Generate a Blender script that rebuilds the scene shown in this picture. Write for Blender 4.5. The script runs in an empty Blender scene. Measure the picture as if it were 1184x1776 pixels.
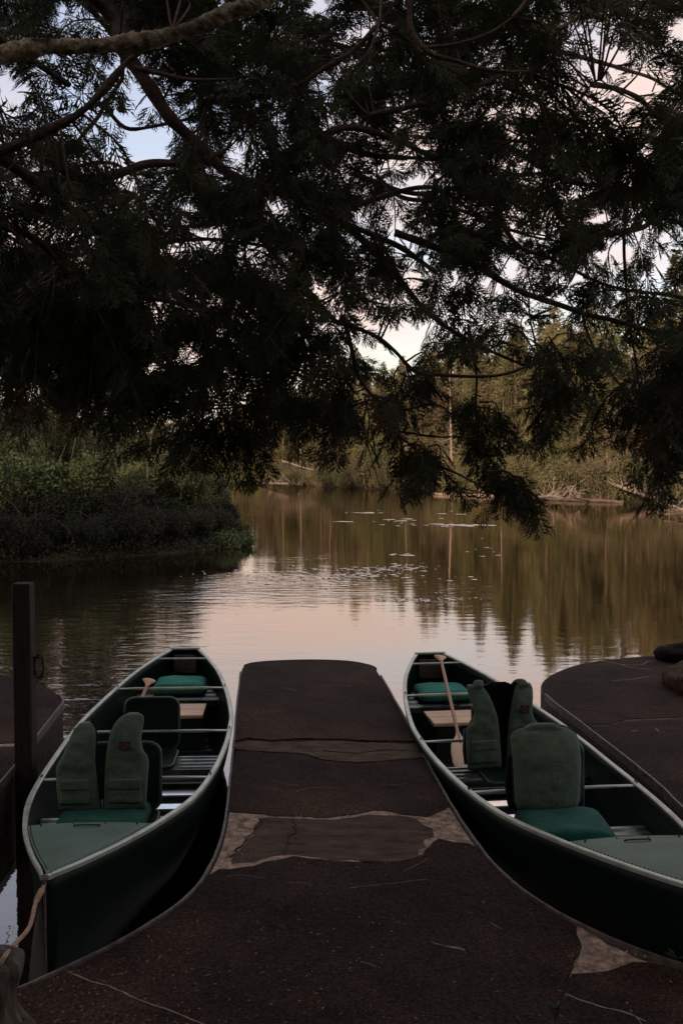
import bpy, math, random
import numpy as np
from mathutils import Vector, Matrix, noise

random.seed(7)
RNG = np.random.default_rng(7)
S = bpy.context.scene
COL = S.collection
R = math.radians

# ------------------------------------------------------------------ camera
CAM_H = 2.25
FPX = 35 / 36 * 1776
PITCH = math.atan(88 / FPX)
cd = bpy.data.cameras.new('camera')
cd.sensor_fit = 'VERTICAL'; cd.sensor_height = 36; cd.lens = 35
cd.clip_start = 0.05; cd.clip_end = 5000
cam = bpy.data.objects.new('camera', cd); COL.objects.link(cam)
cam.location = (0, 0, CAM_H); cam.rotation_euler = (R(90) - PITCH, 0, 0)
S.camera = cam

# ------------------------------------------------------------------ sky, sun, exposure
SUN_EL, SUN_AZ = R(13), R(205)          # azimuth clockwise from +Y: low, behind the viewer and to the left
W = bpy.data.worlds.new('World'); S.world = W; W.use_nodes = True
wn, wl = W.node_tree.nodes, W.node_tree.links
wn.clear()
wo = wn.new('ShaderNodeOutputWorld'); bg = wn.new('ShaderNodeBackground')
sky = wn.new('ShaderNodeTexSky'); sky.sky_type = 'NISHITA'; sky.sun_disc = False
sky.sun_elevation = SUN_EL; sky.sun_rotation = SUN_AZ
sky.air_density = 1.2; sky.dust_density = 2.0; sky.ozone_density = 1.0
tc = wn.new('ShaderNodeTexCoord')
mp = wn.new('ShaderNodeMapping'); mp.inputs['Scale'].default_value = (1.3, 1.3, 4.0)
mp.inputs['Location'].default_value = (0.3, 0.1, 0.35)
nz = wn.new('ShaderNodeTexNoise'); nz.inputs['Scale'].default_value = 1.8
nz.inputs['Detail'].default_value = 5; nz.inputs['Roughness'].default_value = 0.55
rp = wn.new('ShaderNodeValToRGB')
rp.color_ramp.elements[0].position = 0.41; rp.color_ramp.elements[0].color = (0.30, 0.30, 0.30, 1)
rp.color_ramp.elements[1].position = 0.57; rp.color_ramp.elements[1].color = (1, 1, 1, 1)
mx = wn.new('ShaderNodeMix'); mx.data_type = 'RGBA'
nz2 = wn.new('ShaderNodeTexNoise'); nz2.inputs['Scale'].default_value = 1.1; nz2.inputs['Detail'].default_value = 3
wl.new(mp.outputs[0], nz2.inputs['Vector'])
cr_ = wn.new('ShaderNodeValToRGB'); cr_.color_ramp.elements[0].position = 0.43; cr_.color_ramp.elements[1].position = 0.57
cr_.color_ramp.elements[0].color = (0.86, 0.79, 0.82, 1); cr_.color_ramp.elements[1].color = (1.04, 0.80, 0.71, 1)
cm = wn.new('ShaderNodeMix'); cm.data_type = 'RGBA'; cm.blend_type = 'MULTIPLY'; cm.inputs[0].default_value = 1.0
cm.inputs[7].default_value = (6.6, 6.6, 6.6, 1)        # dusk cloud, lit pink to lilac
wl.new(nz2.outputs[0], cr_.inputs[0]); wl.new(cr_.outputs[0], cm.inputs[6]); wl.new(cm.outputs[2], mx.inputs[7])
wl.new(tc.outputs['Generated'], mp.inputs['Vector']); wl.new(mp.outputs[0], nz.inputs['Vector'])
wl.new(nz.outputs[0], rp.inputs[0]); wl.new(rp.outputs[0], mx.inputs[0])
sg = wn.new('ShaderNodeMix'); sg.data_type = 'RGBA'; sg.blend_type = 'MULTIPLY'; sg.inputs[0].default_value = 1.0; sg.inputs[7].default_value = (1.55, 1.5, 1.7, 1)
wl.new(sky.outputs[0], sg.inputs[6]); wl.new(sg.outputs[2], mx.inputs[6]); wl.new(mx.outputs[2], bg.inputs[0])
bg.inputs[1].default_value = 0.15
wl.new(bg.outputs[0], wo.inputs[0])
sl = bpy.data.lights.new('sun', 'SUN'); sl.energy = 4.4; sl.angle = R(4); sl.color = (1.0, 0.79, 0.60)
so = bpy.data.objects.new('sun', sl); COL.objects.link(so); so.location = (-20, -40, 30)
sd = Vector((math.sin(SUN_AZ) * math.cos(SUN_EL), math.cos(SUN_AZ) * math.cos(SUN_EL), math.sin(SUN_EL)))
so.rotation_euler = sd.to_track_quat('Z', 'Y').to_euler()
S.view_settings.view_transform = 'Standard'; S.view_settings.look = 'None'
S.view_settings.exposure = 0; S.view_settings.gamma = 1; S.view_settings.use_curve_mapping = False
S.cycles.max_bounces = 6; S.cycles.diffuse_bounces = 3; S.cycles.glossy_bounces = 4
S.cycles.transmission_bounces = 3; S.cycles.sample_clamp_indirect = 4

# ------------------------------------------------------------------ helpers
def ray(px, py):
    cx, cy = (px - 592) / FPX, (888 - py) / FPX
    return Vector((cx, math.cos(PITCH) + cy * math.sin(PITCH), -math.sin(PITCH) + cy * math.cos(PITCH)))
def G(px, py, z=0.0):
    """point of the horizontal plane at height z"""
    d = ray(px, py); t = (z - CAM_H) / d.z
    return Vector((d.x * t, d.y * t, z))
def AT(px, py, D):
    """point at distance D down the view"""
    d = ray(px, py); t = D / d.y
    return Vector((d.x * t, D, CAM_H + d.z * t))
def proj(P):
    P = np.asarray(P, float); z = P[:, 2] - CAM_H
    f = P[:, 1] * math.cos(PITCH) - z * math.sin(PITCH); u = P[:, 1] * math.sin(PITCH) + z * math.cos(PITCH)
    f = np.where(f < 0.05, 1e-3, f)
    return 592 + FPX * P[:, 0] / f, 888 - FPX * u / f

def link(name, me, parent=None, loc=None):
    o = bpy.data.objects.new(name, me); COL.objects.link(o)
    if parent is not None: o.parent = parent
    if loc is not None: o.location = loc
    return o
def tag(o, label=None, cat=None, group=None, kind=None):
    if label: o['label'] = label
    if cat: o['category'] = cat
    if group: o['group'] = group
    if kind: o['kind'] = kind
    return o
def empty(name, loc=(0, 0, 0), rz=0, scale=1):
    o = link(name, None); o.location = loc; o.rotation_euler = (0, 0, rz); o.scale = (scale,) * 3
    o.empty_display_size = 0.1
    return o
def copy_tree(o, parent=None):
    c = o.copy(); COL.objects.link(c); c.parent = parent
    for ch in [x for x in o.children]: copy_tree(ch, c)
    return c
def mesh(name, verts, faces, mat, smooth=False):
    me = bpy.data.meshes.new(name)
    me.from_pydata([tuple(v) for v in verts], [], faces)
    if mat: me.materials.append(mat)
    if smooth: me.polygons.foreach_set('use_smooth', [True] * len(me.polygons))
    me.update(); return me
def trimesh(name, V, T, mat):
    """fast mesh from numpy vertices and triangles"""
    me = bpy.data.meshes.new(name)
    V = np.asarray(V, np.float32); T = np.asarray(T, np.int32)
    me.vertices.add(len(V)); me.vertices.foreach_set('co', V.ravel())
    me.loops.add(T.size); me.loops.foreach_set('vertex_index', T.ravel())
    me.polygons.add(len(T)); me.polygons.foreach_set('loop_start', np.arange(0, T.size, 3, dtype=np.int32))
    me.polygons.foreach_set('loop_total', np.full(len(T), 3, np.int32))
    me.materials.append(mat); me.update(calc_edges=True); return me
def recalc(me):
    import bmesh
    bm = bmesh.new(); bm.from_mesh(me); bmesh.ops.recalc_face_normals(bm, faces=bm.faces); bm.to_mesh(me); bm.free()
    return me

class MB:
    def __init__(s): s.v = []; s.f = []; s.sm = []
    def add(s, vs, fs, smooth=False):
        b = len(s.v); s.v += [tuple(v) for v in vs]; s.f += [tuple(i + b for i in f) for f in fs]; s.sm += [smooth] * len(fs)
    def box(s, c, d, rz=0):
        M = Matrix.Rotation(rz, 3, 'Z'); c = Vector(c)
        vs = [c + M @ Vector((x * d[0] / 2, y * d[1] / 2, z * d[2] / 2)) for x in (-1, 1) for y in (-1, 1) for z in (-1, 1)]
        s.add(vs, [(0, 1, 3, 2), (4, 6, 7, 5), (0, 4, 5, 1), (2, 3, 7, 6), (0, 2, 6, 4), (1, 5, 7, 3)])
    def bbox(s, c, d, b=0.006, rz=0):
        """box with chamfered vertical-section edges (octagon prism along x)"""
        M = Matrix.Rotation(rz, 3, 'Z'); c = Vector(c); y, z = d[1] / 2, d[2] / 2
        prof = [(-y + b, -z), (y - b, -z), (y, -z + b), (y, z - b), (y - b, z), (-y + b, z), (-y, z - b), (-y, -z + b)]
        vs = [c + M @ Vector((x * d[0] / 2, p[0], p[1])) for x in (-1, 1) for p in prof]
        s.add(vs, [(i, (i + 1) % 8, 8 + (i + 1) % 8, 8 + i) for i in range(8)] + [tuple(range(7, -1, -1)), tuple(range(8, 16))])
    def tube(s, pts, rad, n=6, cap=True):
        pts = [Vector(p) for p in pts]; m = len(pts)
        rad = list(rad) if hasattr(rad, '__len__') else [rad] * m
        up = Vector((0, 0, 1)); vs = []; a = None
        for i, p in enumerate(pts):
            t = (pts[min(i + 1, m - 1)] - pts[max(i - 1, 0)])
            t = t.normalized() if t.length > 1e-9 else Vector((0, 0, 1))
            if a is None:
                a = t.cross(up)
                if a.length < 0.05: a = t.cross(Vector((1, 0, 0)))
            a = (a - t * a.dot(t)); a = a.normalized() if a.length > 1e-6 else t.orthogonal().normalized()
            b = t.cross(a)
            for k in range(n):
                w = 2 * math.pi * k / n; vs.append(p + (a * math.cos(w) + b * math.sin(w)) * rad[i])
        fs = [(i * n + k, i * n + (k + 1) % n, (i + 1) * n + (k + 1) % n, (i + 1) * n + k) for i in range(m - 1) for k in range(n)]
        if cap: fs += [tuple(range(n - 1, -1, -1)), tuple(range((m - 1) * n, m * n))]
        s.add(vs, fs, True)
    def grid(s, rows, closed=False, smooth=True):
        n = len(rows[0]); vs = [p for r in rows for p in r]; fs = []
        for i in range(len(rows) - 1):
            for k in range(n if closed else n - 1):
                fs.append((i * n + k, i * n + (k + 1) % n, (i + 1) * n + (k + 1) % n, (i + 1) * n + k))
        s.add(vs, fs, smooth)
    def build(s, name, mat, parent=None, loc=None):
        me = bpy.data.meshes.new(name); me.from_pydata(s.v, [], s.f); me.materials.append(mat)
        me.polygons.foreach_set('use_smooth', s.sm); me.update(); recalc(me)
        return link(name, me, parent, loc)

def spline(pts, n):
    """Catmull-Rom through pts, n samples per span"""
    P = [Vector(p) for p in pts]; P = [2 * P[0] - P[1]] + P + [2 * P[-1] - P[-2]]; out = []
    for i in range(1, len(P) - 2):
        for k in range(n):
            t = k / n; a, b, c, d = P[i - 1], P[i], P[i + 1], P[i + 2]
            out.append(0.5 * ((2 * b) + (c - a) * t + (2 * a - 5 * b + 4 * c - d) * t * t + (3 * b - a - 3 * c + d) * t ** 3))
    out.append(P[-2]); return out
def interp(x, tab): return float(np.interp(x, [t[0] for t in tab], [t[1] for t in tab]))
def smooth_tab(tab):
    from_x = [t[0] for t in tab]; P = spline([(t[0], t[1], 0) for t in tab], 8)
    return [(p.x, p.y) for p in P]

# ------------------------------------------------------------------ materials
def mat(name, col, rough=0.6, metal=0.0, spec=0.5, var=0.0, vscale=8.0, bump=0.0, bscale=60.0, col2=None, stretch=None, tint_random=0.0, sheen=0.0, detail=6, coord='Object'):
    m = bpy.data.materials.new(name); m.use_nodes = True
    n, l = m.node_tree.nodes, m.node_tree.links; b = n['Principled BSDF']
    b.inputs['Base Color'].default_value = (*col, 1); b.inputs['Roughness'].default_value = rough
    b.inputs['Metallic'].default_value = metal; b.inputs['Specular IOR Level'].default_value = spec
    if sheen: b.inputs['Sheen Weight'].default_value = sheen
    t = n.new('ShaderNodeTexCoord'); src = t.outputs[coord]
    if stretch:
        mp = n.new('ShaderNodeMapping'); mp.inputs['Scale'].default_value = stretch; l.new(src, mp.inputs[0]); src = mp.outputs[0]
    last = None
    if var or col2:
        z = n.new('ShaderNodeTexNoise'); z.inputs['Scale'].default_value = vscale; z.inputs['Detail'].default_value = detail
        z.inputs['Roughness'].default_value = 0.6
        l.new(src, z.inputs['Vector'])
        c2 = col2 if col2 else tuple(c * (1 - var) for c in col); c1 = col if col2 else tuple(c * (1 + var) for c in col)
        r = n.new('ShaderNodeValToRGB'); r.color_ramp.elements[0].position = 0.35; r.color_ramp.elements[1].position = 0.65
        r.color_ramp.elements[0].color = (*c2, 1); r.color_ramp.elements[1].color = (*c1, 1)
        l.new(z.outputs[0], r.inputs[0]); last = r.outputs[0]
    if tint_random and last is not None:
        oi = n.new('ShaderNodeObjectInfo'); h = n.new('ShaderNodeHueSaturation')
        mr = n.new('ShaderNodeMapRange'); mr.inputs[3].default_value = 0.5 - 0.045 * tint_random; mr.inputs[4].default_value = 0.5 + 0.035 * tint_random
        mv = n.new('ShaderNodeMapRange'); mv.inputs[3].default_value = 0.75; mv.inputs[4].default_value = 1.3
        fr = n.new('ShaderNodeMath'); fr.operation = 'FRACT'; ml = n.new('ShaderNodeMath'); ml.operation = 'MULTIPLY'; ml.inputs[1].default_value = 7.31
        l.new(oi.outputs['Random'], mr.inputs[0]); l.new(oi.outputs['Random'], ml.inputs[0]); l.new(ml.outputs[0], fr.inputs[0]); l.new(fr.outputs[0], mv.inputs[0])
        l.new(mr.outputs[0], h.inputs['Hue']); l.new(mv.outputs[0], h.inputs['Value']); l.new(last, h.inputs['Color']); last = h.outputs[0]
    if last is not None: l.new(last, b.inputs['Base Color'])
    if bump:
        z2 = n.new('ShaderNodeTexNoise'); z2.inputs['Scale'].default_value = bscale; z2.inputs['Detail'].default_value = 8
        l.new(src, z2.inputs['Vector']); bp = n.new('ShaderNodeBump'); bp.inputs['Strength'].default_value = bump; bp.inputs['Distance'].default_value = 0.02
        l.new(z2.outputs[0], bp.inputs['Height']); l.new(bp.outputs[0], b.inputs['Normal'])
    return m

def leafmat(name, c1, c2, vscale=3.0, rnd=0.0, trans=0.25):
    m = mat(name, c1, 0.65, spec=0.25, col2=c2, vscale=vscale, tint_random=rnd)
    n, l = m.node_tree.nodes, m.node_tree.links; b = n['Principled BSDF']; o = n['Material Output']
    tr = n.new('ShaderNodeBsdfTranslucent'); ms = n.new('ShaderNodeMixShader'); ms.inputs[0].default_value = trans
    src = b.inputs['Base Color'].links[0].from_socket; l.new(src, tr.inputs[0])
    l.new(b.outputs[0], ms.inputs[1]); l.new(tr.outputs[0], ms.inputs[2]); l.new(ms.outputs[0], o.inputs[0])
    return m

def asphalt_mat():
    m = bpy.data.materials.new('worn_asphalt_coating'); m.use_nodes = True
    n, l = m.node_tree.nodes, m.node_tree.links; b = n['Principled BSDF']
    t = n.new('ShaderNodeTexCoord')
    def nz(scale, det=6, rough=0.6, st=None):
        z = n.new('ShaderNodeTexNoise'); z.inputs['Scale'].default_value = scale; z.inputs['Detail'].default_value = det; z.inputs['Roughness'].default_value = rough
        if st:
            mp = n.new('ShaderNodeMapping'); mp.inputs['Scale'].default_value = st; l.new(t.outputs['Object'], mp.inputs[0]); l.new(mp.outputs[0], z.inputs['Vector'])
        else: l.new(t.outputs['Object'], z.inputs['Vector'])
        return z
    def ramp(src, p0, c0, p1, c1):
        r = n.new('ShaderNodeValToRGB'); e = r.color_ramp.elements
        e[0].position = p0; e[0].color = c0; e[1].position = p1; e[1].color = c1
        l.new(src, r.inputs[0]); return r
    def mix(f, a, bcol, blend='MIX'):
        x = n.new('ShaderNodeMix'); x.data_type = 'RGBA'; x.blend_type = blend
        l.new(f, x.inputs[0])
        if isinstance(a, tuple): x.inputs[6].default_value = a
        else: l.new(a, x.inputs[6])
        if isinstance(bcol, tuple): x.inputs[7].default_value = bcol
        else: l.new(bcol, x.inputs[7])
        return x.outputs[2]
    K = (0, 0, 0, 1); WH = (1, 1, 1, 1)
    base = ramp(nz(2.2, 5).outputs[0], 0.35, (0.0200, 0.0118, 0.0100, 1), 0.68, (0.039, 0.0235, 0.0185, 1)).outputs[0]
    brown = ramp(nz(0.9, 4).outputs[0], 0.50, K, 0.70, (0.7, 0.7, 0.7, 1)).outputs[0]
    c = mix(brown, base, (0.085, 0.050, 0.029, 1))
    grit = ramp(nz(95, 3).outputs[0], 0.40, (0.35, 0.35, 0.35, 1), 0.64, (2.0, 2.0, 2.0, 1))
    ml = n.new('ShaderNodeMix'); ml.data_type = 'RGBA'; ml.blend_type = 'MULTIPLY'; ml.inputs[0].default_value = 0.8
    l.new(c, ml.inputs[6]); l.new(grit.outputs[0], ml.inputs[7]); c = ml.outputs[2]
    vo = n.new('ShaderNodeTexVoronoi'); vo.inputs['Scale'].default_value = 26; l.new(t.outputs['Object'], vo.inputs['Vector'])
    peb = ramp(vo.outputs['Distance'], 0.06, (0.7, 0.7, 0.7, 1), 0.11, K).outputs[0]
    c = mix(peb, c, (0.16, 0.11, 0.08, 1))
    scr = nz(3.2, 3, 0.5, (1.2, 7, 1)); sc = ramp(scr.outputs[0], 0.500, K, 0.503, (0.28, 0.28, 0.28, 1)); 
    e = sc.color_ramp.elements.new(0.509); e.color = K
    msk = ramp(nz(1.7, 2).outputs[0], 0.55, K, 0.66, WH).outputs[0]
    mm = n.new('ShaderNodeMath'); mm.operation = 'MULTIPLY'; l.new(sc.outputs[0], mm.inputs[0]); l.new(msk, mm.inputs[1])
    c = mix(mm.outputs[0], c, (0.24, 0.19, 0.15, 1))
    l.new(c, b.inputs['Base Color']); b.inputs['Roughness'].default_value = 0.9; b.inputs['Specular IOR Level'].default_value = 0.10
    bp = n.new('ShaderNodeBump'); bp.inputs['Strength'].default_value = 0.7; bp.inputs['Distance'].default_value = 0.008
    l.new(nz(110, 4).outputs[0], bp.inputs['Height']); 
    b2 = n.new('ShaderNodeBump'); b2.inputs['Strength'].default_value = 0.35; b2.inputs['Distance'].default_value = 0.03
    l.new(nz(5, 4).outputs[0], b2.inputs['Height']); l.new(b2.outputs[0], bp.inputs['Normal']); l.new(bp.outputs[0], b.inputs['Normal'])
    return m

def water_mat():
    m = bpy.data.materials.new('still_dark_water'); m.use_nodes = True
    n, l = m.node_tree.nodes, m.node_tree.links; n.clear()
    o = n.new('ShaderNodeOutputMaterial'); df = n.new('ShaderNodeBsdfDiffuse'); gl = n.new('ShaderNodeBsdfGlossy'); ms = n.new('ShaderNodeMixShader')
    df.inputs[0].default_value = (0.010, 0.008, 0.005, 1); gl.inputs['Roughness'].default_value = 0.015
    gl.inputs[0].default_value = (0.98, 0.90, 0.82, 1)
    t = n.new('ShaderNodeTexCoord')
    def nz(scale, st, det):
        mp = n.new('ShaderNodeMapping'); mp.inputs['Scale'].default_value = st; l.new(t.outputs['Object'], mp.inputs[0])
        z = n.new('ShaderNodeTexNoise'); z.inputs['Scale'].default_value = scale; z.inputs['Detail'].default_value = det; l.new(mp.outputs[0], z.inputs['Vector']); return z.outputs[0]
    # breeze patches: ripples stronger where a soft large noise and a patch ahead say so
    sx = n.new('ShaderNodeSeparateXYZ'); l.new(t.outputs['Object'], sx.inputs[0])
    def mth(op, a, b=None):
        x = n.new('ShaderNodeMath'); x.operation = op
        for i, v in enumerate((a, b)):
            if v is None: continue
            if isinstance(v, (int, float)): x.inputs[i].default_value = v
            else: l.new(v, x.inputs[i])
        return x.outputs[0]
    dx = mth('DIVIDE', mth('ADD', sx.outputs[0], 1.9), 2.9); dy = mth('DIVIDE', mth('ADD', sx.outputs[1], -17.4), 3.0)
    rr = mth('ADD', mth('MULTIPLY', dx, dx), mth('MULTIPLY', dy, dy))
    patch = mth('MAXIMUM', mth('SUBTRACT', 1.0, rr), 0.0)
    soft = mth('MULTIPLY', mth('MAXIMUM', mth('SUBTRACT', nz(0.16, (1, 1, 1), 2), 0.5), 0.0), 0.6)
    ex = mth('DIVIDE', mth('ADD', sx.outputs[0], 3.6), 3.2); ey = mth('DIVIDE', mth('ADD', sx.outputs[1], -11.5), 5.0)
    patch2 = mth('MAXIMUM', mth('SUBTRACT', 1.0, mth('ADD', mth('MULTIPLY', ex, ex), mth('MULTIPLY', ey, ey))), 0.0)
    amp = mth('ADD', mth('ADD', 0.07, soft), mth('ADD', mth('MULTIPLY', patch, 0.55), mth('MULTIPLY', patch2, 0.3)))
    h = mth('ADD', mth('MULTIPLY', nz(2.2, (1, 2.2, 1), 4), 1.0), mth('MULTIPLY', nz(0.5, (1, 1.6, 1), 2), 1.2))
    bp = n.new('ShaderNodeBump'); bp.inputs['Distance'].default_value = 0.03; l.new(amp, bp.inputs['Strength']); l.new(h, bp.inputs['Height'])
    l.new(bp.outputs[0], gl.inputs['Normal'])
    lw = n.new('ShaderNodeLayerWeight'); lw.inputs[0].default_value = 0.5; l.new(bp.outputs[0], lw.inputs['Normal'])
    l.new(mth('ADD', 0.02, mth('MULTIPLY', 0.80, mth('POWER', lw.outputs['Facing'], 1.7))), ms.inputs[0]); l.new(df.outputs[0], ms.inputs[1]); l.new(gl.outputs[0], ms.inputs[2]); l.new(ms.outputs[0], o.inputs[0])
    return m

M = {
 'water': water_mat(), 'asphalt': asphalt_mat(),
 'concrete': mat('rough_exposed_concrete', (0.60, 0.44, 0.33), 0.9, spec=0.2, col2=(0.19, 0.13, 0.09), vscale=16, bump=1.0, bscale=45, detail=10),
 'cement': mat('brown_cement_skim', (0.150, 0.106, 0.070), 0.92, spec=0.2, col2=(0.050, 0.034, 0.025), vscale=6, bump=0.9, bscale=60, stretch=(1, 2.4, 1), detail=10),
 'side': mat('wet_stained_concrete_side', (0.11, 0.075, 0.055), 0.8, col2=(0.035, 0.027, 0.022), vscale=6, bump=0.5, bscale=25, stretch=(2, 2, .6)),
 'strip': mat('weathered_edge_strip', (0.17, 0.135, 0.115), 0.6, col2=(0.06, 0.046, 0.04), vscale=18, bump=0.3, bscale=80),
 'caulk': mat('pale_crack_filler', (0.30, 0.23, 0.17), 0.9, var=0.4, vscale=30),
 'crack': mat('open_crack_grit', (0.022, 0.017, 0.014), 0.95, var=0.4, vscale=30),
 'ground': mat('forest_soil', (0.05, 0.04, 0.025), 0.95, spec=0.1, col2=(0.03, 0.032, 0.014), vscale=1.5, bump=0.8, bscale=12),
 'hull': mat('dark_green_painted_hull', (0.0038, 0.0125, 0.0088), 0.45, spec=0.11, col2=(0.0028, 0.0078, 0.006), vscale=5, bump=0.10, bscale=14),
 'trim': mat('pale_green_grey_aluminium', (0.46, 0.50, 0.42), 0.36, metal=0.4, var=0.22, vscale=7, bump=0.1, bscale=60),
 'deck': mat('sage_painted_deck', (0.075, 0.142, 0.097), 0.5, metal=0.0, spec=0.25, var=0.22, vscale=4, bump=0.08, bscale=70),
 'bench': mat('worn_green_aluminium_bench', (0.24, 0.27, 0.24), 0.30, metal=0.7, col2=(0.02, 0.055, 0.04), vscale=3.2, bump=0.1, bscale=50, stretch=(1, .5, 1)),
 'floorpan': mat('wet_bare_hull_floor', (0.75, 0.75, 0.75), 0.06, metal=0.95, var=0.15, vscale=9),
 'darkgreen': mat('dark_green_moulded_plastic', (0.006, 0.020, 0.015), 0.45, spec=0.3, var=0.25, vscale=8, bump=0.1, bscale=120),
 'rim': mat('scuffed_plastic_rim', (0.06, 0.085, 0.07), 0.4, var=0.3, vscale=14),
 'cushion': mat('emerald_cushion_cloth', (0.006, 0.23, 0.155), 0.85, spec=0.2, col2=(0.005, 0.15, 0.105), vscale=6, bump=0.35, bscale=30, sheen=0.1),
 'cushion_dark': mat('deep_green_cushion_cloth', (0.004, 0.095, 0.066), 0.85, spec=0.2, var=0.25, vscale=9, bump=0.3, bscale=40, sheen=0.1),
 'vest': mat('olive_green_vest_cloth', (0.104, 0.150, 0.103), 0.88, spec=0.2, col2=(0.076, 0.113, 0.079), vscale=10, bump=0.4, bscale=45, sheen=0.15),
 'lining': mat('black_vest_lining', (0.006, 0.006, 0.006), 0.9, spec=0.1, var=0.3, vscale=20),
 'seam': mat('dark_green_piping', (0.016, 0.025, 0.018), 0.8, var=0.2),
 'patchbase': mat('black_patch_cloth', (0.010, 0.009, 0.008), 0.8, var=0.2),
 'patchred': mat('rust_patch_embroidery', (0.15, 0.07, 0.045), 0.8, var=0.35, vscale=120),
 'wood': mat('varnished_ash_wood', (0.72, 0.46, 0.27), 0.38, col2=(0.58, 0.33, 0.17), vscale=4, stretch=(14, 2, 14), bump=0.08, bscale=20),
 'woodboard': mat('pale_seat_board', (0.80, 0.54, 0.33), 0.4, col2=(0.64, 0.38, 0.21), vscale=3.5, stretch=(1.5, 22, 22), bump=0.08, bscale=8),
 'shaft': mat('reddish_paddle_shaft', (0.42, 0.17, 0.085), 0.3, col2=(0.28, 0.10, 0.05), vscale=8),
 'greyboard': mat('grey_weathered_board', (0.17, 0.125, 0.10), 0.8, col2=(0.055, 0.04, 0.033), vscale=5, stretch=(2, 2, 26), bump=0.3, bscale=10),
 'post': mat('dark_square_timber', (0.030, 0.0185, 0.014), 0.85, col2=(0.011, 0.007, 0.0055), vscale=5, stretch=(9, 9, 1), bump=0.5, bscale=14),
 'iron': mat('rusty_iron', (0.03, 0.022, 0.018), 0.6, metal=0.6, var=0.3, vscale=30),
 'rope': mat('tan_rope', (0.42, 0.28, 0.19), 0.9, var=0.3, vscale=60, bump=0.5, bscale=200),
 'stump': mat('grey_driftwood', (0.125, 0.098, 0.072), 0.9, col2=(0.026, 0.020, 0.016), vscale=9, stretch=(3, 3, 1), bump=0.8, bscale=18),
 'moss': mat('brown_mossy_soil', (0.115, 0.062, 0.022), 0.95, spec=0.1, col2=(0.05, 0.045, 0.012), vscale=7, bump=1.0, bscale=30),
 'kerbstone': mat('mossy_dark_kerb', (0.075, 0.048, 0.030), 0.95, spec=0.1, col2=(0.014, 0.010, 0.007), vscale=11, bump=0.9, bscale=22),
 'blackrock': mat('black_wet_rock', (0.010, 0.0075, 0.006), 0.95, spec=0.1, var=0.6, vscale=9, bump=0.8, bscale=20),
 'bark': mat('cedar_bark', (0.115, 0.078, 0.062), 0.9, spec=0.2, col2=(0.055, 0.038, 0.031), vscale=12, stretch=(1, 1, 1), bump=0.7, bscale=45),
 'lichen': mat('lichen_covered_bark', (0.72, 0.62, 0.44), 0.95, spec=0.1, col2=(0.05, 0.036, 0.026), vscale=17, bump=1.0, bscale=70, detail=10),
 'twig': mat('thin_brown_twigs', (0.085, 0.056, 0.043), 0.9, var=0.3),
 'greybark': mat('pale_grey_bark', (0.25, 0.19, 0.145), 0.9, col2=(0.14, 0.10, 0.075), vscale=6),
 'brownbark': mat('brown_bark', (0.10, 0.070, 0.050), 0.9, var=0.35, vscale=6),
 'deadwood': mat('bleached_deadwood', (0.34, 0.25, 0.19), 0.9, col2=(0.16, 0.11, 0.08), vscale=4, bump=0.5, bscale=20),
 'deadtwig': mat('tan_bare_twigs', (0.26, 0.18, 0.115), 0.9, col2=(0.14, 0.095, 0.065), vscale=2, tint_random=0.5),
 'litter': mat('dry_leaf_flakes', (0.28, 0.17, 0.07), 0.9, col2=(0.14, 0.075, 0.03), vscale=7),
 'orange': mat('orange_autumn_leaf', (0.26, 0.115, 0.045), 0.8, var=0.4, vscale=6),
 'cedar': leafmat('cedar_scale_leaf', (0.068, 0.074, 0.034), (0.036, 0.042, 0.021), 2.5, trans=0.28),
 'dryleaf': leafmat('dry_brown_scale_leaf', (0.16, 0.075, 0.035), (0.09, 0.042, 0.022), 6),
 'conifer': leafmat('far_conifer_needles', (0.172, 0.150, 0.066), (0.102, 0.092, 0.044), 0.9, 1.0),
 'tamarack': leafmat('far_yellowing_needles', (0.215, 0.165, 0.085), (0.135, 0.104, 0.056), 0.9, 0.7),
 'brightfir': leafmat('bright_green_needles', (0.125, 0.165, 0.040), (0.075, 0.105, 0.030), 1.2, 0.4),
 'darkfir': leafmat('dark_green_needles', (0.088, 0.084, 0.036), (0.054, 0.054, 0.026), 0.9, 0.7),
 'shrub': leafmat('dull_shrub_leaf', (0.030, 0.033, 0.018), (0.016, 0.018, 0.012), 1.2, 0.7),  # shade of the left bank is partly put into this darkened leaf colour
 'shrubgreen': leafmat('green_shrub_leaf', (0.090, 0.105, 0.038), (0.048, 0.060, 0.024), 1.2, 0.6),
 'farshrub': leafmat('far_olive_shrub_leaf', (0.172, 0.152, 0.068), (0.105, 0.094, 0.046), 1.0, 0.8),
 'pad': mat('pond_leaf_and_sky_glint', (0.62, 0.54, 0.46), 0.5, spec=0.5, var=0.3, vscale=3),
 'weed': leafmat('small_weed_leaf', (0.06, 0.085, 0.035), (0.04, 0.06, 0.025), 20),
}

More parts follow.
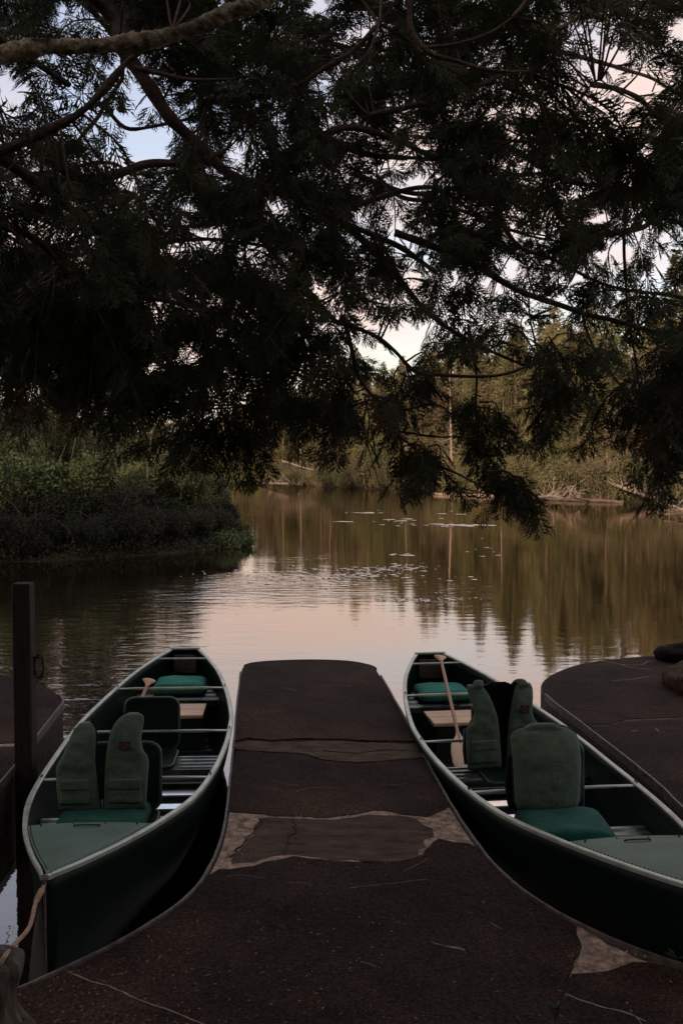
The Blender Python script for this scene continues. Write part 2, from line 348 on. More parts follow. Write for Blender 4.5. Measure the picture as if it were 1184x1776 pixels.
# ------------------------------------------------------------------ lake outline, ground, water
LAKE = [(-60, 1.5), (-8, 2.0), (8, 2.0), (40, 3), (48, 16), (38, 30), (24, 38), (18.5, 44), (16.2, 53), (11.8, 62), (6.6, 71), (0.5, 84),
        (-5.0, 95), (-10.5, 102), (-9.6, 88), (-7.6, 66), (-5.4, 46), (-3.9, 34), (-2.75, 28.4), (-2.5, 26.6), (-3.2, 25.2), (-5.0, 23.4),
        (-8.0, 21.6), (-12, 20.2), (-22, 19), (-60, 19)]
LP = np.array(LAKE)
def lake_dist(x, y):
    """signed distance to the lake outline, positive on land"""
    P = np.stack([np.ravel(x), np.ravel(y)], 1).astype(float); d = np.full(len(P), 1e9); ins = np.zeros(len(P), bool)
    for i in range(len(LP)):
        a, b = LP[i], LP[(i + 1) % len(LP)]; ab = b - a
        t = np.clip(((P - a) @ ab) / (ab @ ab), 0, 1); d = np.minimum(d, np.hypot(*(P - (a + t[:, None] * ab)).T))
        c = ((a[1] > P[:, 1]) != (b[1] > P[:, 1])); xx = a[0] + (P[:, 1] - a[1]) / (b[1] - a[1] + 1e-12) * ab[0]
        ins ^= c & (P[:, 0] < xx)
    return np.where(ins, -d, d).reshape(np.shape(x))
def land_h(x, y):
    d = lake_dist(x, y)
    return np.where(d < 0, np.maximum(-1.3, d * 0.35), np.minimum(0.16 + d * 0.075, 1.7 + 0 * d) * np.clip(d * 2.2, 0, 1)) + 0.0
def h_at(x, y): return float(land_h(np.array([x]), np.array([y]))[0])
gx = np.concatenate([[-2500, -900, -350, -180], np.arange(-110, 111, 1.3), [180, 350, 900, 2500]])
gy = np.concatenate([[-2500, -900, -300, -120], np.arange(-60, 171, 1.3), [250, 450, 1000, 2500]])
XX, YY = np.meshgrid(gx, gy); ZZ = land_h(XX, YY)
nn = np.sin(XX * 0.9 + 1.3 * np.sin(YY * 0.7)) * np.cos(YY * 1.1 + np.sin(XX * 0.5)) * 0.07
ZZ = ZZ + np.where(ZZ > 0.1, nn, 0)
nx_, ny_ = len(gx), len(gy)
idx = np.arange(nx_ * ny_).reshape(ny_, nx_); a, b, c, d = idx[:-1, :-1].ravel(), idx[:-1, 1:].ravel(), idx[1:, 1:].ravel(), idx[1:, :-1].ravel()
g = link('ground', trimesh('ground', np.stack([XX.ravel(), YY.ravel(), ZZ.ravel()], 1), np.concatenate([np.stack([a, b, c], 1), np.stack([a, c, d], 1)]), M['ground']))
tag(g, 'dark brown forest floor rising from the pond banks', kind='structure')
wv = [(-140, 0.6, 0), (140, 0.6, 0), (140, 150, 0), (-140, 150, 0)]
w = link('water', mesh('water', wv, [(0, 1, 2, 3)], M['water']))
tag(w, 'still dark pond water mirroring trees and a pink evening sky', kind='structure')

# ------------------------------------------------------------------ piers
TOP = 0.322
def ragged(pts, amp=0.012, step=0.05, seed=0.0):
    """polygon with edges broken up like chipped asphalt; entries (x, y) or (x, y, 0) for a clean edge starting there"""
    out = []
    for i, p in enumerate(pts):
        q = pts[(i + 1) % len(pts)]; a = Vector((p[0], p[1], 0)); b = Vector((q[0], q[1], 0)); L = (b - a).length
        clean = len(p) > 2; n = 1 if clean else max(1, int(L / step))
        nrm = Vector((-(b - a).y, (b - a).x, 0)).normalized() if L > 0 else Vector()
        if nrm.y < 0: nrm = -nrm                    # neighbours on both sides of a joint break the same way
        seed = 0.0
        for k in range(n):
            v = a.lerp(b, k / n)
            if k and not clean: v = v + nrm * amp * (noise.noise((v.x * 3.5 + seed, v.y * 3.5, 1)) * 1.5 + noise.noise((v.x * 10 + seed, v.y * 10, 0)) * 1.6 + noise.noise((v.x * 31, v.y * 31 + seed, 3)) * 0.9)
            out.append((v.x, v.y))
    return out
def slab(name, poly, z0, z1, m, parent=None, bevel=0.0):
    import bmesh
    n = len(poly); bm = bmesh.new()
    lo = [bm.verts.new((x, y, z0)) for x, y in poly]; hi = [bm.verts.new((x, y, z1)) for x, y in poly]
    bm.faces.new(lo[::-1]); top = bm.faces.new(hi)
    for i in range(n): bm.faces.new((lo[i], lo[(i + 1) % n], hi[(i + 1) % n], hi[i]))
    bmesh.ops.triangulate(bm, faces=[f for f in bm.faces if len(f.verts) > 4])
    bmesh.ops.recalc_face_normals(bm, faces=bm.faces)
    me = bpy.data.meshes.new(name); bm.to_mesh(me); bm.free(); me.materials.append(m)
    return link(name, me, parent)
def GP(pts, z=TOP): return [G(x, y, z).xy for x, y in pts]
def smoothline(P, n=5): return [(p.x, p.y) for p in spline([(q[0], q[1], 0) for q in P], n)]
def strip_along(name, line, m, parent, w=0.013, h=0.012, z=TOP - 0.004):
    mb = MB(); rows = []
    L = [Vector((p[0], p[1], 0)) for p in line]
    for i, p in enumerate(L):
        t = (L[min(i + 1, len(L) - 1)] - L[max(i - 1, 0)]).normalized(); nrm = Vector((-t.y, t.x, 0))
        j = 0.004 * noise.noise((p.x * 6, p.y * 6, 1))
        q = p + nrm * j
        rows.append([q + nrm * w / 2 + Vector((0, 0, z - 0.05)), q + nrm * w / 2 + Vector((0, 0, z + h)), q - nrm * w / 2 + Vector((0, 0, z + h)), q - nrm * w / 2 + Vector((0, 0, z - 0.05))])
    mb.grid(rows, closed=True, smooth=False); mb.add(rows[0], [(0, 1, 2, 3)]); mb.add(rows[-1], [(3, 2, 1, 0)])
    return mb.build(name, m, parent)

main = empty('pier', (0, 0, 0))
tag(main, 'dark asphalt coated canoe landing running out into the water between the two canoes', 'pier')
leftpx = [(35, 1715), (80, 1695), (180, 1648), (280, 1590), (340, 1540), (370, 1492), (385, 1450), (394, 1400), (400, 1340), (406, 1280), (411, 1220), (417, 1166)]
endpx = [(421, 1155), (440, 1149), (480, 1145.5), (540, 1144), (600, 1146), (640, 1153), (653, 1161)]
rightpx = [(660, 1172), (700, 1242), (735, 1310), (765, 1366), (792, 1412), (830, 1468), (870, 1514), (915, 1551), (960, 1580), (1010, 1606), (1060, 1630), (1120, 1653), (1184, 1674), (1262, 1694)]
LL, EE, RR = smoothline(GP(leftpx)), smoothline(GP(endpx), 4), smoothline(GP(rightpx))
outline = LL + EE + RR
full = [(-1.75, 3.46), (-1.45, 3.48)] + outline + [(1.64, 3.70), (1.64, 0.8), (-1.75, 0.8)]
slab('pier_slab', full, -0.9, TOP - 0.0145, M['side'], main)
strip_along('edge_strip', [(-1.45, 3.48)] + LL, M['strip'], main)
strip_along('edge_strip', RR + [(1.60, 3.70)], M['strip'], main)
strip_along('end_lip', EE[1:-1], M['asphalt'], main, w=0.03, h=0.004)
# bare concrete bed that shows where the coating has broken away
def inset(line, side, d):
    out = []
    for i, p in enumerate(line):
        a = Vector(line[max(i - 1, 0)]); b = Vector(line[min(i + 1, len(line) - 1)]); t = (b - a).normalized(); nrm = Vector((-t.y, t.x)) * side
        out.append((p[0] + nrm.x * d, p[1] + nrm.y * d))
    return out
LI, RI, EI = inset(LL, -1, 0.016), inset(RR, -1, 0.016), inset(EE, -1, 0.012)
def yclip(line, y0, y1):
    """part of an edge line between depths y0 and y1 (same order)"""
    P = []; d = line
    for i, p in enumerate(d):
        if y0 <= p[1] <= y1: P.append(p)
    def cut(yy):
        for i in range(len(d) - 1):
            a, b = d[i], d[i + 1]
            if (a[1] - yy) * (b[1] - yy) <= 0 and a[1] != b[1]:
                t = (yy - a[1]) / (b[1] - a[1]); return (a[0] + (b[0] - a[0]) * t, yy)
    a, b = cut(y0), cut(y1)
    if d[0][1] < d[-1][1]: return ([a] if a else []) + P + ([b] if b else [])
    return ([b] if b else []) + P + ([a] if a else [])
def coat(poly_clean_then_ragged, name, m, z1, parent=main, z0=TOP - 0.02, amp=0.012, seed=0.0):
    return slab(name, ragged(poly_clean_then_ragged, amp, 0.045, seed), z0, z1, m, parent)
C3 = lambda L: [(x, y, 0) for x, y in L]
def cross(pts): return [tuple(G(x, y, TOP).xy) for x, y in pts]
yA = G(560, 1286, TOP).y; yB = G(560, 1300, TOP).y; yB2 = G(560, 1318, TOP).y
# far panel
e1 = cross([(716, 1285), (660, 1284), (600, 1281), (520, 1280), (470, 1283), (430, 1279), (405, 1286)])
A = C3(yclip(LI, e1[-1][1], 99)) + C3(EI) + C3(yclip(RI, e1[0][1], 99)[:-1]) + e1
coat(A, 'asphalt_panel', M['asphalt'], TOP, seed=1)
# repaired strip
e2t = cross([(404, 1288), (430, 1283), (470, 1286), (520, 1284), (600, 1285), (660, 1288), (718, 1290)])
e2b = cross([(735, 1313), (690, 1316), (620, 1321), (560, 1316), (520, 1305), (470, 1303), (430, 1300), (403, 1299)])
coat(e2t + e2b, 'repair_strip', M['cement'], TOP - 0.002, seed=5, amp=0.008)
# middle panel
e3 = cross([(402, 1302), (430, 1302.5), (470, 1306), (520, 1308), (560, 1319), (620, 1324), (690, 1319), (737, 1315)])
e3b = cross([(778, 1398), (740, 1416), (700, 1412), (660, 1404), (620, 1411), (570, 1417), (520, 1415), (470, 1414), (430, 1409), (394, 1407)])
Bp = e3 + C3(yclip(RI, e3b[0][1], e3[-1][1])) + e3b + C3(yclip(LI, e3b[-1][1], e3[0][1]))
coat(Bp, 'asphalt_panel', M['asphalt'], TOP, seed=9)
# bare concrete bed under the broken band
bed = C3(yclip(LI, G(400, 1522, TOP).y, G(400, 1400, TOP).y)) + C3(yclip(RI, G(800, 1470, TOP).y, G(780, 1392, TOP).y))
slab('bare_concrete', [(p[0], p[1]) for p in bed], TOP - 0.03, TOP - 0.0045, M['concrete'], main)
# brown cement skim in the middle of the band
sk = cross([(448, 1418), (480, 1417), (530, 1419), (580, 1421), (640, 1412), (690, 1414), (722, 1420), (750, 1436), (752, 1450), (738, 1468), (722, 1486), (690, 1492), (640, 1493), (560, 1486), (500, 1480), (470, 1484), (430, 1494), (402, 1496), (405, 1482), (440, 1448)])
coat(sk, 'cement_patch', M['cement'], TOP - 0.0022, seed=13, amp=0.02)
# front panel
e5 = cross([(362, 1518), (380, 1507), (420, 1504), (460, 1494), (510, 1484), (560, 1490), (640, 1497), (700, 1495), (728, 1488), (745, 1468), (760, 1454), (785, 1460), (812, 1462)])
e5r = cross([(1000, 1606), (1006, 1640), (992, 1668), (986, 1690), (978, 1720), (966, 1748), (958, 1790)])
lowL = [p for p in LI if p[1] <= e5[0][1]]
rfront = [p for p in RI if e5r[0][1] < p[1] < e5[-1][1]]
yb = 0.82
Fp = [(-1.74, 3.44, 0), (-1.45, 3.46, 0)] + C3(lowL) + e5 + C3(rfront) + e5r + [(e5r[-1][0] - 0.03, yb, 0), (-1.74, yb, 0)]
coat(Fp, 'asphalt_panel', M['asphalt'], TOP, seed=17)
# right front panel, left of a bare broken corner
Rp = cross([(991, 1689), (1040, 1686), (1075, 1676), (1098, 1668), (1122, 1669), (1150, 1674), (1190, 1684), (1250, 1700)])
Rp = Rp + [(1.62, 3.62, 0), (1.62, yb, 0), (e5r[-1][0] - 0.012, yb, 0)] + cross([(964, 1790), (972, 1748), (984, 1720)])
coat(Rp, 'asphalt_panel', M['asphalt'], TOP, seed=23)
bc = cross([(986, 1693), (1008, 1640), (998, 1600), (1016, 1612), (1040, 1626), (1070, 1642), (1100, 1658), (1128, 1668), (1100, 1675), (1060, 1690), (1020, 1694)])
coat(bc, 'bare_concrete', M['concrete'], TOP - 0.006, seed=29, amp=0.008)
slab('seam_grit', ragged(cross([(1000, 1600), (1012, 1640), (994, 1692), (984, 1725), (966, 1780), (956, 1780), (972, 1725), (982, 1690), (1000, 1640), (992, 1604)]), 0.006, 0.04, 3), TOP - 0.02, TOP - 0.007, M['cement'], main)
def ribbon(name, pts, m, parent, w=0.006, z0=TOP - 0.006, z1=TOP + 0.0022, jit=0.006, seed=0):
    L = spline([(p[0], p[1], 0) for p in pts], 8); mb = MB(); rows = []
    for i, p in enumerate(L):
        t = (L[min(i + 1, len(L) - 1)] - L[max(i - 1, 0)]).normalized(); nrm = Vector((-t.y, t.x, 0))
        p = p + nrm * jit * noise.noise((p.x * 22 + seed, p.y * 22, 7)); ww = w * (0.65 + 0.7 * abs(noise.noise((p.x * 40, p.y * 40, seed)))) / 2
        if i in (0, len(L) - 1): ww *= 0.3
        rows.append([p + nrm * ww + Vector((0, 0, z0)), p + nrm * ww * 0.7 + Vector((0, 0, z1)), p - nrm * ww * 0.7 + Vector((0, 0, z1)), p - nrm * ww + Vector((0, 0, z0))])
    mb.grid(rows, closed=True, smooth=False); mb.add(rows[0], [(0, 1, 2, 3)]); mb.add(rows[-1], [(3, 2, 1, 0)])
    return mb.build(name, m, parent)
ribbon('crack_filler', cross([(118, 1684), (150, 1700), (180, 1708), (215, 1722), (250, 1738), (300, 1755), (360, 1780)]), M['caulk'], main, 0.007)
ribbon('crack_filler', cross([(980, 1724), (1010, 1736), (1050, 1748), (1090, 1758), (1118, 1772)]), M['caulk'], main, 0.006, seed=4)
ribbon('crack_filler', cross([(1104, 1762), (1112, 1782)]), M['caulk'], main, 0.005, seed=8)
for i, pts in enumerate([[(600, 1541), (640, 1536), (690, 1531), (740, 1525)], [(395, 1520), (420, 1518), (462, 1523)], [(770, 1640), (800, 1646), (806, 1648)], [(748, 1634), (770, 1640), (800, 1644)],
                         [(495, 1532), (520, 1530), (540, 1533)], [(512, 1374), (540, 1366), (580, 1366)], [(470, 1352), (500, 1361), (520, 1362)], [(700, 1512), (730, 1496), (742, 1488)],
                         [(625, 1668), (640, 1672), (652, 1676)], [(440, 1366), (490, 1370)], [(650, 1360), (700, 1362)], [(850, 1600), (870, 1612)], [(490, 1192), (515, 1198)], [(560, 1188), (610, 1190)]]):
    ribbon('scrape', cross(pts), M['caulk'], main, 0.0024 if i != 2 else 0.010, z1=TOP + 0.0014, seed=i)
for i, pts in enumerate([[(404, 1300), (470, 1304), (530, 1308), (565, 1320), (640, 1325), (700, 1320), (738, 1316)], [(404, 1287), (450, 1283), (520, 1286), (560, 1282), (640, 1284), (716, 1287)],
                         [(508, 1420), (512, 1440), (500, 1458), (492, 1482)], [(560, 1300), (610, 1306), (680, 1300), (726, 1304)], [(450, 1420), (446, 1436), (420, 1462), (400, 1486)]]):
    ribbon('open_crack', cross(pts), M['crack'], main, 0.0065, z1=TOP + 0.0012, jit=0.03, seed=i * 3)

def in_poly(x, y, P_):
    r_ = False
    for i in range(len(P_)):
        a, b = P_[i], P_[(i + 1) % len(P_)]
        if (a[1] > y) != (b[1] > y) and x < a[0] + (y - a[1]) / (b[1] - a[1]) * (b[0] - a[0]): r_ = not r_
    return r_
crumbs = MB(); rc = random.Random(3)
for (cx_, cy_, sx_, sy_, n_) in [(415, 1450, 22, 34, 70), (775, 1430, 22, 18, 60), (1040, 1655, 40, 16, 90), (560, 1492, 150, 5, 60), (560, 1415, 150, 4, 50), (560, 1300, 150, 8, 50)]:
    for i in range(n_):
        p_ = G(cx_ + rc.gauss(0, sx_), cy_ + rc.gauss(0, sy_), TOP); r_ = rc.uniform(.002, .007) * (1.8 if rc.random() < .08 else 1); a_ = rc.uniform(0, 6.28)
        if not all(in_poly(p_.x + dx_, p_.y + dy_, full) for dx_, dy_ in ((.03, 0), (-.03, 0), (0, .03), (0, -.03))): continue
        vs_ = [p_ + Vector((r_ * rc.uniform(.7, 1.3) * math.cos(a_ + k * 1.257), r_ * rc.uniform(.6, 1.1) * math.sin(a_ + k * 1.257), -.006)) for k in range(5)] + [p_ + Vector((rc.uniform(-.3, .3) * r_, 0, r_ * .7))]
        crumbs.add(vs_, [(k, (k + 1) % 5, 5) for k in range(5)])
cr_o = crumbs.build('concrete_crumbs', M['concrete'], main); cr_o['kind'] = 'stuff'

# right pier
rp_ = empty('pier'); tag(rp_, 'wide dark round-ended pier beyond the canoe with the open vests, carrying a planter ring', 'pier')
rl = smoothline([(1.93, 3.9), (1.93, 4.8)] + GP([(1184, 1402), (1142, 1361), (1090, 1318), (1014, 1259), (965, 1222), (945, 1204), (937, 1192), (942, 1179), (960, 1167), (1000, 1152.5), (1060, 1143), (1120, 1138), (1184, 1136), (1300, 1140)]), 5)
rend = rl[-1]
slab('pier_slab', rl + [(6.0, 9.0), (6.0, 0.8), (1.66, 0.8), (1.66, 3.6)], -0.9, TOP - 0.014, M['side'], rp_)
strip_along('edge_strip', rl[4:36], M['strip'], rp_)
ri = inset(rl, -1, 0.014)
cA = cross([(1196, 1242), (1150, 1244), (1110, 1246), (1085, 1247), (1050, 1256), (1020, 1257)])
farp = [p for p in ri if p[1] > cA[-1][1]]
coat(C3(farp) + [(5.99, 8.98, 0), (5.99, cA[0][1])] + cA, 'asphalt_panel', M['asphalt'], TOP, rp_, seed=41)
cB = cross([(1024, 1259), (1050, 1259), (1085, 1251), (1110, 1249.5), (1150, 1249), (1196, 1247)])
nearp = [p for p in ri if p[1] < cB[0][1]]
coat(cB + [(5.99, cB[-1][1] - 0.02, 0), (5.99, 0.82, 0), (1.68, 0.82, 0), (1.68, 3.58, 0)] + C3(nearp), 'asphalt_panel', M['asphalt'], TOP, rp_, seed=45)
coat(cross([(1016, 1257), (1060, 1244), (1110, 1241), (1190, 1240), (1190, 1250), (1110, 1251), (1080, 1252), (1050, 1262)]), 'repair_strip', M['cement'], TOP - 0.004, rp_, seed=47, amp=0.006)
for i, pts in enumerate([[(1045, 1146), (1075, 1152), (1110, 1153), (1122, 1147), (1140, 1145)], [(1075, 1152), (1090, 1157), (1128, 1161)], [(1060, 1181), (1095, 1178), (1125, 1173)], [(1092, 1268), (1108, 1267)], [(1135, 1262), (1142, 1269)], [(1115, 1343), (1150, 1356), (1180, 1362)]]):
    ribbon('scrape', cross(pts), M['caulk'] if i < 5 else M['crack'], rp_, 0.009, z1=TOP + 0.0014, seed=i + 20)

# left pier
lp_ = empty('pier'); tag(lp_, 'dark round-ended pier behind the square timber post, beside the canoe with the tied rope', 'pier')
ll = smoothline([(-2.02, 2.6), (-2.03, 4.6)] + GP([(0, 1359), (57, 1286), (100, 1231), (109, 1220), (108, 1211), (98, 1200), (80, 1190), (50, 1178), (10, 1170), (-60, 1166), (-200, 1170)]), 5)
ll = [(x, y) for x, y in ll]
slab('pier_slab', ll + [(-5.6, 8.4), (-5.6, 2.6)], -0.9, TOP - 0.014, M['side'], lp_)
strip_along('edge_strip', ll[2:34], M['strip'], lp_)
li = inset(ll, 1, 0.014)
cl = cross([(-30, 1290), (0, 1289), (20, 1288), (52, 1287)])
coat([(p[0], p[1], 0) for p in li if p[1] > cl[-1][1] + 0.02] + [(-5.58, 8.38, 0), (-5.58, cl[0][1] + .02)] + cl, 'asphalt_panel', M['asphalt'], TOP, lp_, seed=51)
cl2 = [(x, y - 0.09) for x, y in cl]
coat([(-5.58, 2.62, 0)] + [(p[0], p[1], 0) for p in li if p[1] < cl2[-1][1] - 0.02] + cl2[::-1] + [(-5.58, cl2[0][1], 0)], 'asphalt_panel', M['asphalt'], TOP, lp_, seed=53)
slab('repair_strip', [(x, y + 0.03) for x, y in cl] + [(x, y - 0.03) for x, y in cl2[::-1]], TOP - 0.02, TOP - 0.006, M['concrete'], lp_)

# ------------------------------------------------------------------ canoes
LEN = 5.2
HW = smooth_tab([(0, .012), (.15, .062), (.31, .125), (.6, .228), (.93, .325), (1.43, .435), (1.98, .50), (2.6, .535), (3.0, .54), (3.4, .527), (4.0, .455), (4.5, .36), (4.9, .24), (5.2, .125)])
ZG = smooth_tab([(0, .635), (.3, .585), (.93, .505), (1.5, .44), (2.2, .40), (2.8, .39), (3.4, .40), (4.0, .43), (4.5, .47), (5.2, .54)])
def hw(v): return interp(v, HW)
def zg(v): return interp(v, ZG)
def zb(v): return -0.13 + 0.07 * max(0, 1 - v / 0.5) ** 2 + 0.06 * max(0, (v - 4.6) / 0.6) ** 2
def section(v, t):
    """hull half-breadth and height at station v, t 0 keel .. 1 gunwale"""
    k = min(1, v / 1.4) * min(1, (LEN + 0.9 - v) / 1.4)      # fullness: V at the bow, round amidships
    th = t * math.pi / 2
    u = (1 - k) * t ** 0.75 + k * math.sin(th) ** 0.62
    z = (1 - k) * t + k * (1 - math.cos(th)) ** 0.85
    return hw(v) * min(1, u), zb(v) + (zg(v) - zb(v)) * z
def width_at(v, z):
    best = 0
    for i in range(41):
        u, zz = section(v, i / 40)
        if zz <= z: best = u
    return best

def make_canoe(name_label, bow, stern, group):
    root = empty('canoe', (bow.x, bow.y, 0), math.atan2(-(stern.x - bow.x), stern.y - bow.y))
    tag(root, name_label, 'canoe', group)
    vs = [LEN * i / 60 for i in range(61)]
    mb = MB(); NT = 12; rows = []
    for v in vs:
        row = [(-u, v, z) for u, z in (section(v, 1 - i / NT) for i in range(NT))] + [(u, v, z) for u, z in (section(v, i / NT) for i in range(NT + 1))]
        rows.append(row)
    mb.grid(rows); mb.add(rows[-1], [tuple(range(len(rows[-1])))])
    hull = mb.build('hull', M['hull'], root)
    so_ = hull.modifiers.new('skin', 'SOLIDIFY'); so_.thickness = 0.006; so_.offset = -1
    # gunwales
    for s in (-1, 1):
        mb = MB(); rows = []
        for i in range(81):
            v = LEN * i / 80; u = hw(v); z = zg(v); o = 0.009
            prof = [(o, -.012), (o, .004), (.004, .009), (-.017, .010), (-.022, .006), (-.022, -.004), (-.014, -.006), (-.012, -.012)]
            cl_ = 1 if v > 1.4 else 0.45 + 0.55 * v / 1.4
            rows.append([(s * max(0.002, u + a * cl_), v, z + b) for a, b in prof])
        mb.grid(rows, closed=True, smooth=False); mb.add(rows[0], [tuple(range(8))]); mb.add(rows[-1], [tuple(range(8))])
        mb.build('gunwale', M['trim'], root)
    # bow deck with a turned-down rear lip
    mb = MB(); rows = []
    for i in range(25):
        v = 0.05 + 0.83 * i / 24; u = max(0.004, hw(v) - 0.020)
        rows.append([(u * k / 8, v, zg(v) + 0.006 + 0.012 * (1 - (k / 8) ** 2) * min(1, v / .3)) for k in range(-8, 9)])
    last = rows[-1]; rows.append([(x, y + 0.012, z - 0.004) for x, y, z in last]); rows.append([(x, y + 0.014, z - 0.028) for x, y, z in last])
    mb.grid(rows); mb.build('bow_deck', M['deck'], root)
    mb = MB()
    for s in (-1, 1):
        for i in range(34):
            v = 0.1 + 0.76 * i / 33; u = max(0.01, hw(v) - 0.030)
            mb.tube([(s * u, v, zg(v) + 0.006), (s * u, v, zg(v) + 0.0115)], [.0032, .002], 5)
    for k in (-3, -1, 1, 3): mb.tube([(k * .075, .855, zg(.855) + 0.010), (k * .075, .855, zg(.855) + 0.021)], [.005, .0035], 6)
    rv = mb.build('rivets', M['seam'], root); rv['kind'] = 'stuff'
    mb = MB(); v0 = 0.81
    mb.tube(spline([(-.055, v0, zg(v0) + .014), (-.052, v0 - .012, zg(v0) + .026), (.052, v0 - .012, zg(v0) + .026), (.055, v0, zg(v0) + .014)], 5), .004, 6)
    mb.build('lifting_handle', M['seam'], root)
    # stem band
    mb = MB(); mb.tube([(0, -.002 + 0.03 * (1 - t) ** 2 * 0, zb(0) + (zg(0) - zb(0)) * t) for t in [i / 10 for i in range(11)]], .0055, 6); mb.build('stem_band', M['strip'], root)
    mb = MB(); mb.tube([(0, .03, .622), (0, -.012, .618), (0, -.018, .60), (0, -.004, .59)], .006, 6); mb.build('bow_ring', M['iron'], root)
    # stern transom board and cap
    mb = MB(); mb.bbox((0, LEN - .022, .41), (.20, .022, .17), .004); mb.build('transom_board', M['greyboard'], root)
    mb = MB(); mb.bbox((0, LEN - .008, .547), (.27, .032, .020), .005); mb.build('transom_cap', M['trim'], root)
    mb = MB(); mb.bbox((0, 4.93, zg(4.93) - .004), (2 * hw(4.93) - .02, .020, .014), .003); mb.build('stern_brace', M['trim'], root)
    # thwarts
    for v in (1.93, 3.02, 4.13):
        mb = MB(); L = 2 * hw(v) - .026; rows = []
        for i in range(13):
            x = -L / 2 + L * i / 12; fl = 1 - min(1, min(i, 12 - i) / 2.0); hy = .013 + .011 * fl; hz = .011 - .007 * fl; zc = zg(v) - .010
            rows.append([(x, v + hy * math.cos(w), zc + hz * math.sin(w)) for w in [2 * math.pi * k / 8 for k in range(8)]])
        mb.grid(rows, closed=True); mb.add(rows[0], [tuple(range(8))]); mb.add(rows[-1], [tuple(range(8))])
        t = mb.build('thwart', M['trim'], root)
        for s in (-1, 1):
            mb = MB()
            for dv in (-.012, .012): mb.tube([(s * (hw(v) - .008), v + dv, zg(v) + .008), (s * (hw(v) - .008), v + dv, zg(v) + .018)], .0045, 6)
            mb.build('bolt', M['seam'], t)
    # ribbed benches
    def bench(v0, v1, z, name='bench'):
        mb = MB(); n = 20; prof = []
        for i in range(n + 1):
            q = i / n; prof.append((v0 + (v1 - v0) * q, z + (0.009 if (i % 5) in (2, 3) else 0.0)))
        prof = [(v0, z - .035), (v0 - .001, z)] + prof[1:-1] + [(v1 + .001, z), (v1, z - .035)]
        rows = []
        for s in (-1, 1): rows.append([(s * (width_at(min(max(p[0], .05), LEN - .05), z - .02) - .010), p[0], p[1]) for p in prof])
        mb.grid(rows, smooth=False)
        mb.grid([[(x, y, z_ - .006) for x, y, z_ in r] for r in rows], smooth=False)
        return mb.build(name, M['bench'], root)
    bench(1.36, 1.72, .25); bench(2.68, 2.98, .215); bench(4.30, 4.86, .285)
    # flotation box carrying wooden seat boards
    mb = MB(); mb.box((0, 3.93, .135), (.52, .34, .28)); mb.build('flotation_box', M['darkgreen'], root)
    st = MB(); st.bbox((0, 3.845, .290), (.56, .185, .028), .006); bo = st.build('seat_board', M['woodboard'], root)
    st = MB(); st.bbox((0, 4.040, .289), (.56, .185, .026), .006); st.build('seat_board', M['woodboard'], root)
    # floor and ribs
    mb = MB(); rows = []
    for i in range(41):
        v = .35 + 4.6 * i / 40; wv_ = width_at(v, 0.0)
        rows.append([(k / 4 * wv_ * .97, v, 0.004) for k in range(-4, 5)])
    mb.grid(rows); mb.build('floor_pan', M['floorpan'], root)
    for k in range(16):
        v = .62 + .262 * k; wv_ = width_at(v, .02); mb = MB(); mb.bbox((0, v, .014), (2 * wv_ * .97, .042, .030), .008); mb.build('rib', M['darkgreen'], root)
    return root
BL, SL_ = G(78, 1528, .62), G(322, 1125, .54)
BR, SR_ = G(1262, 1562, .62), G(745, 1134, .54)
canoeL = make_canoe('green canoe tied by a rope at its pale bow, with a tall bare backrest amidships', BL, SL_, 'square-stern canoes')
canoeR = make_canoe('green canoe with a long paddle lying over its thwart and an open vest amidships', BR, SR_, 'square-stern canoes')
def inC(canoe, u, v, z):
    """canoe coordinates to world"""
    c, s = math.cos(canoe.rotation_euler.z), math.sin(canoe.rotation_euler.z)
    return Vector((canoe.location.x + c * u - s * v, canoe.location.y + s * u + c * v, z))

# ---- soft goods
def pillow(name, rows, t_front, t_back, m, parent, nx=16, ny=26, wr=0.004, wscale=9, seed=0, axis='wall', bend=0.0, edge=0.5, curl=0.0):
    """closed cushion-like body from an outline: rows of (height, left, right). axis wall: x across, z up, front faces -y; axis flat: x across, y up the rows, z thick"""
    hs = [r[0] for r in rows]; h0, h1 = hs[0], hs[-1]
    F, B = [], []
    for j in range(ny + 1):
        q = j / ny; q = 0.5 - 0.5 * math.cos(math.pi * (0.12 + 0.76 * q)) if False else q
        h = h0 + (h1 - h0) * q; a = float(np.interp(h, hs, [r[1] for r in rows])); b = float(np.interp(h, hs, [r[2] for r in rows]))
        eq = max(0, 1 - abs(2 * q - 1) ** 9) ** edge
        rf, rb = [], []
        for i in range(nx + 1):
            s = -math.cos(math.pi * i / nx); x = (a + b) / 2 + (b - a) / 2 * s
            e = max(0, 1 - abs(s) ** 5) ** edge * eq
            w_ = wr * (noise.noise((x * wscale + seed, h * wscale * 1.6, seed)) + 0.6 * noise.noise((x * wscale * 2.3, h * wscale * 3 + seed, 4)))
            off = bend * (x - (rows[0][1] + rows[0][2]) / 2) ** 2 + curl * max(0, q - 0.55) ** 2
            yf = off - t_front * e + w_ * e; yb_ = off + t_back * e
            if axis == 'wall': rf.append((x, yf, h)); rb.append((x, yb_, h))
            else: rf.append((x, h, -yf)); rb.append((x, h, -yb_))
        F.append(rf); B.append(rb)
    mb = MB(); mb.grid(F); mb.grid(B)
    o = mb.build(name, m, parent)
    import bmesh
    bm = bmesh.new(); bm.from_mesh(o.data); bmesh.ops.remove_doubles(bm, verts=bm.verts, dist=1e-4); bmesh.ops.recalc_face_normals(bm, faces=bm.faces); bm.to_mesh(o.data); bm.free()
    return o
def piping(name, pts, r, m, parent):
    mb = MB(); mb.tube(pts, r, 5); return mb.build(name, m, parent)

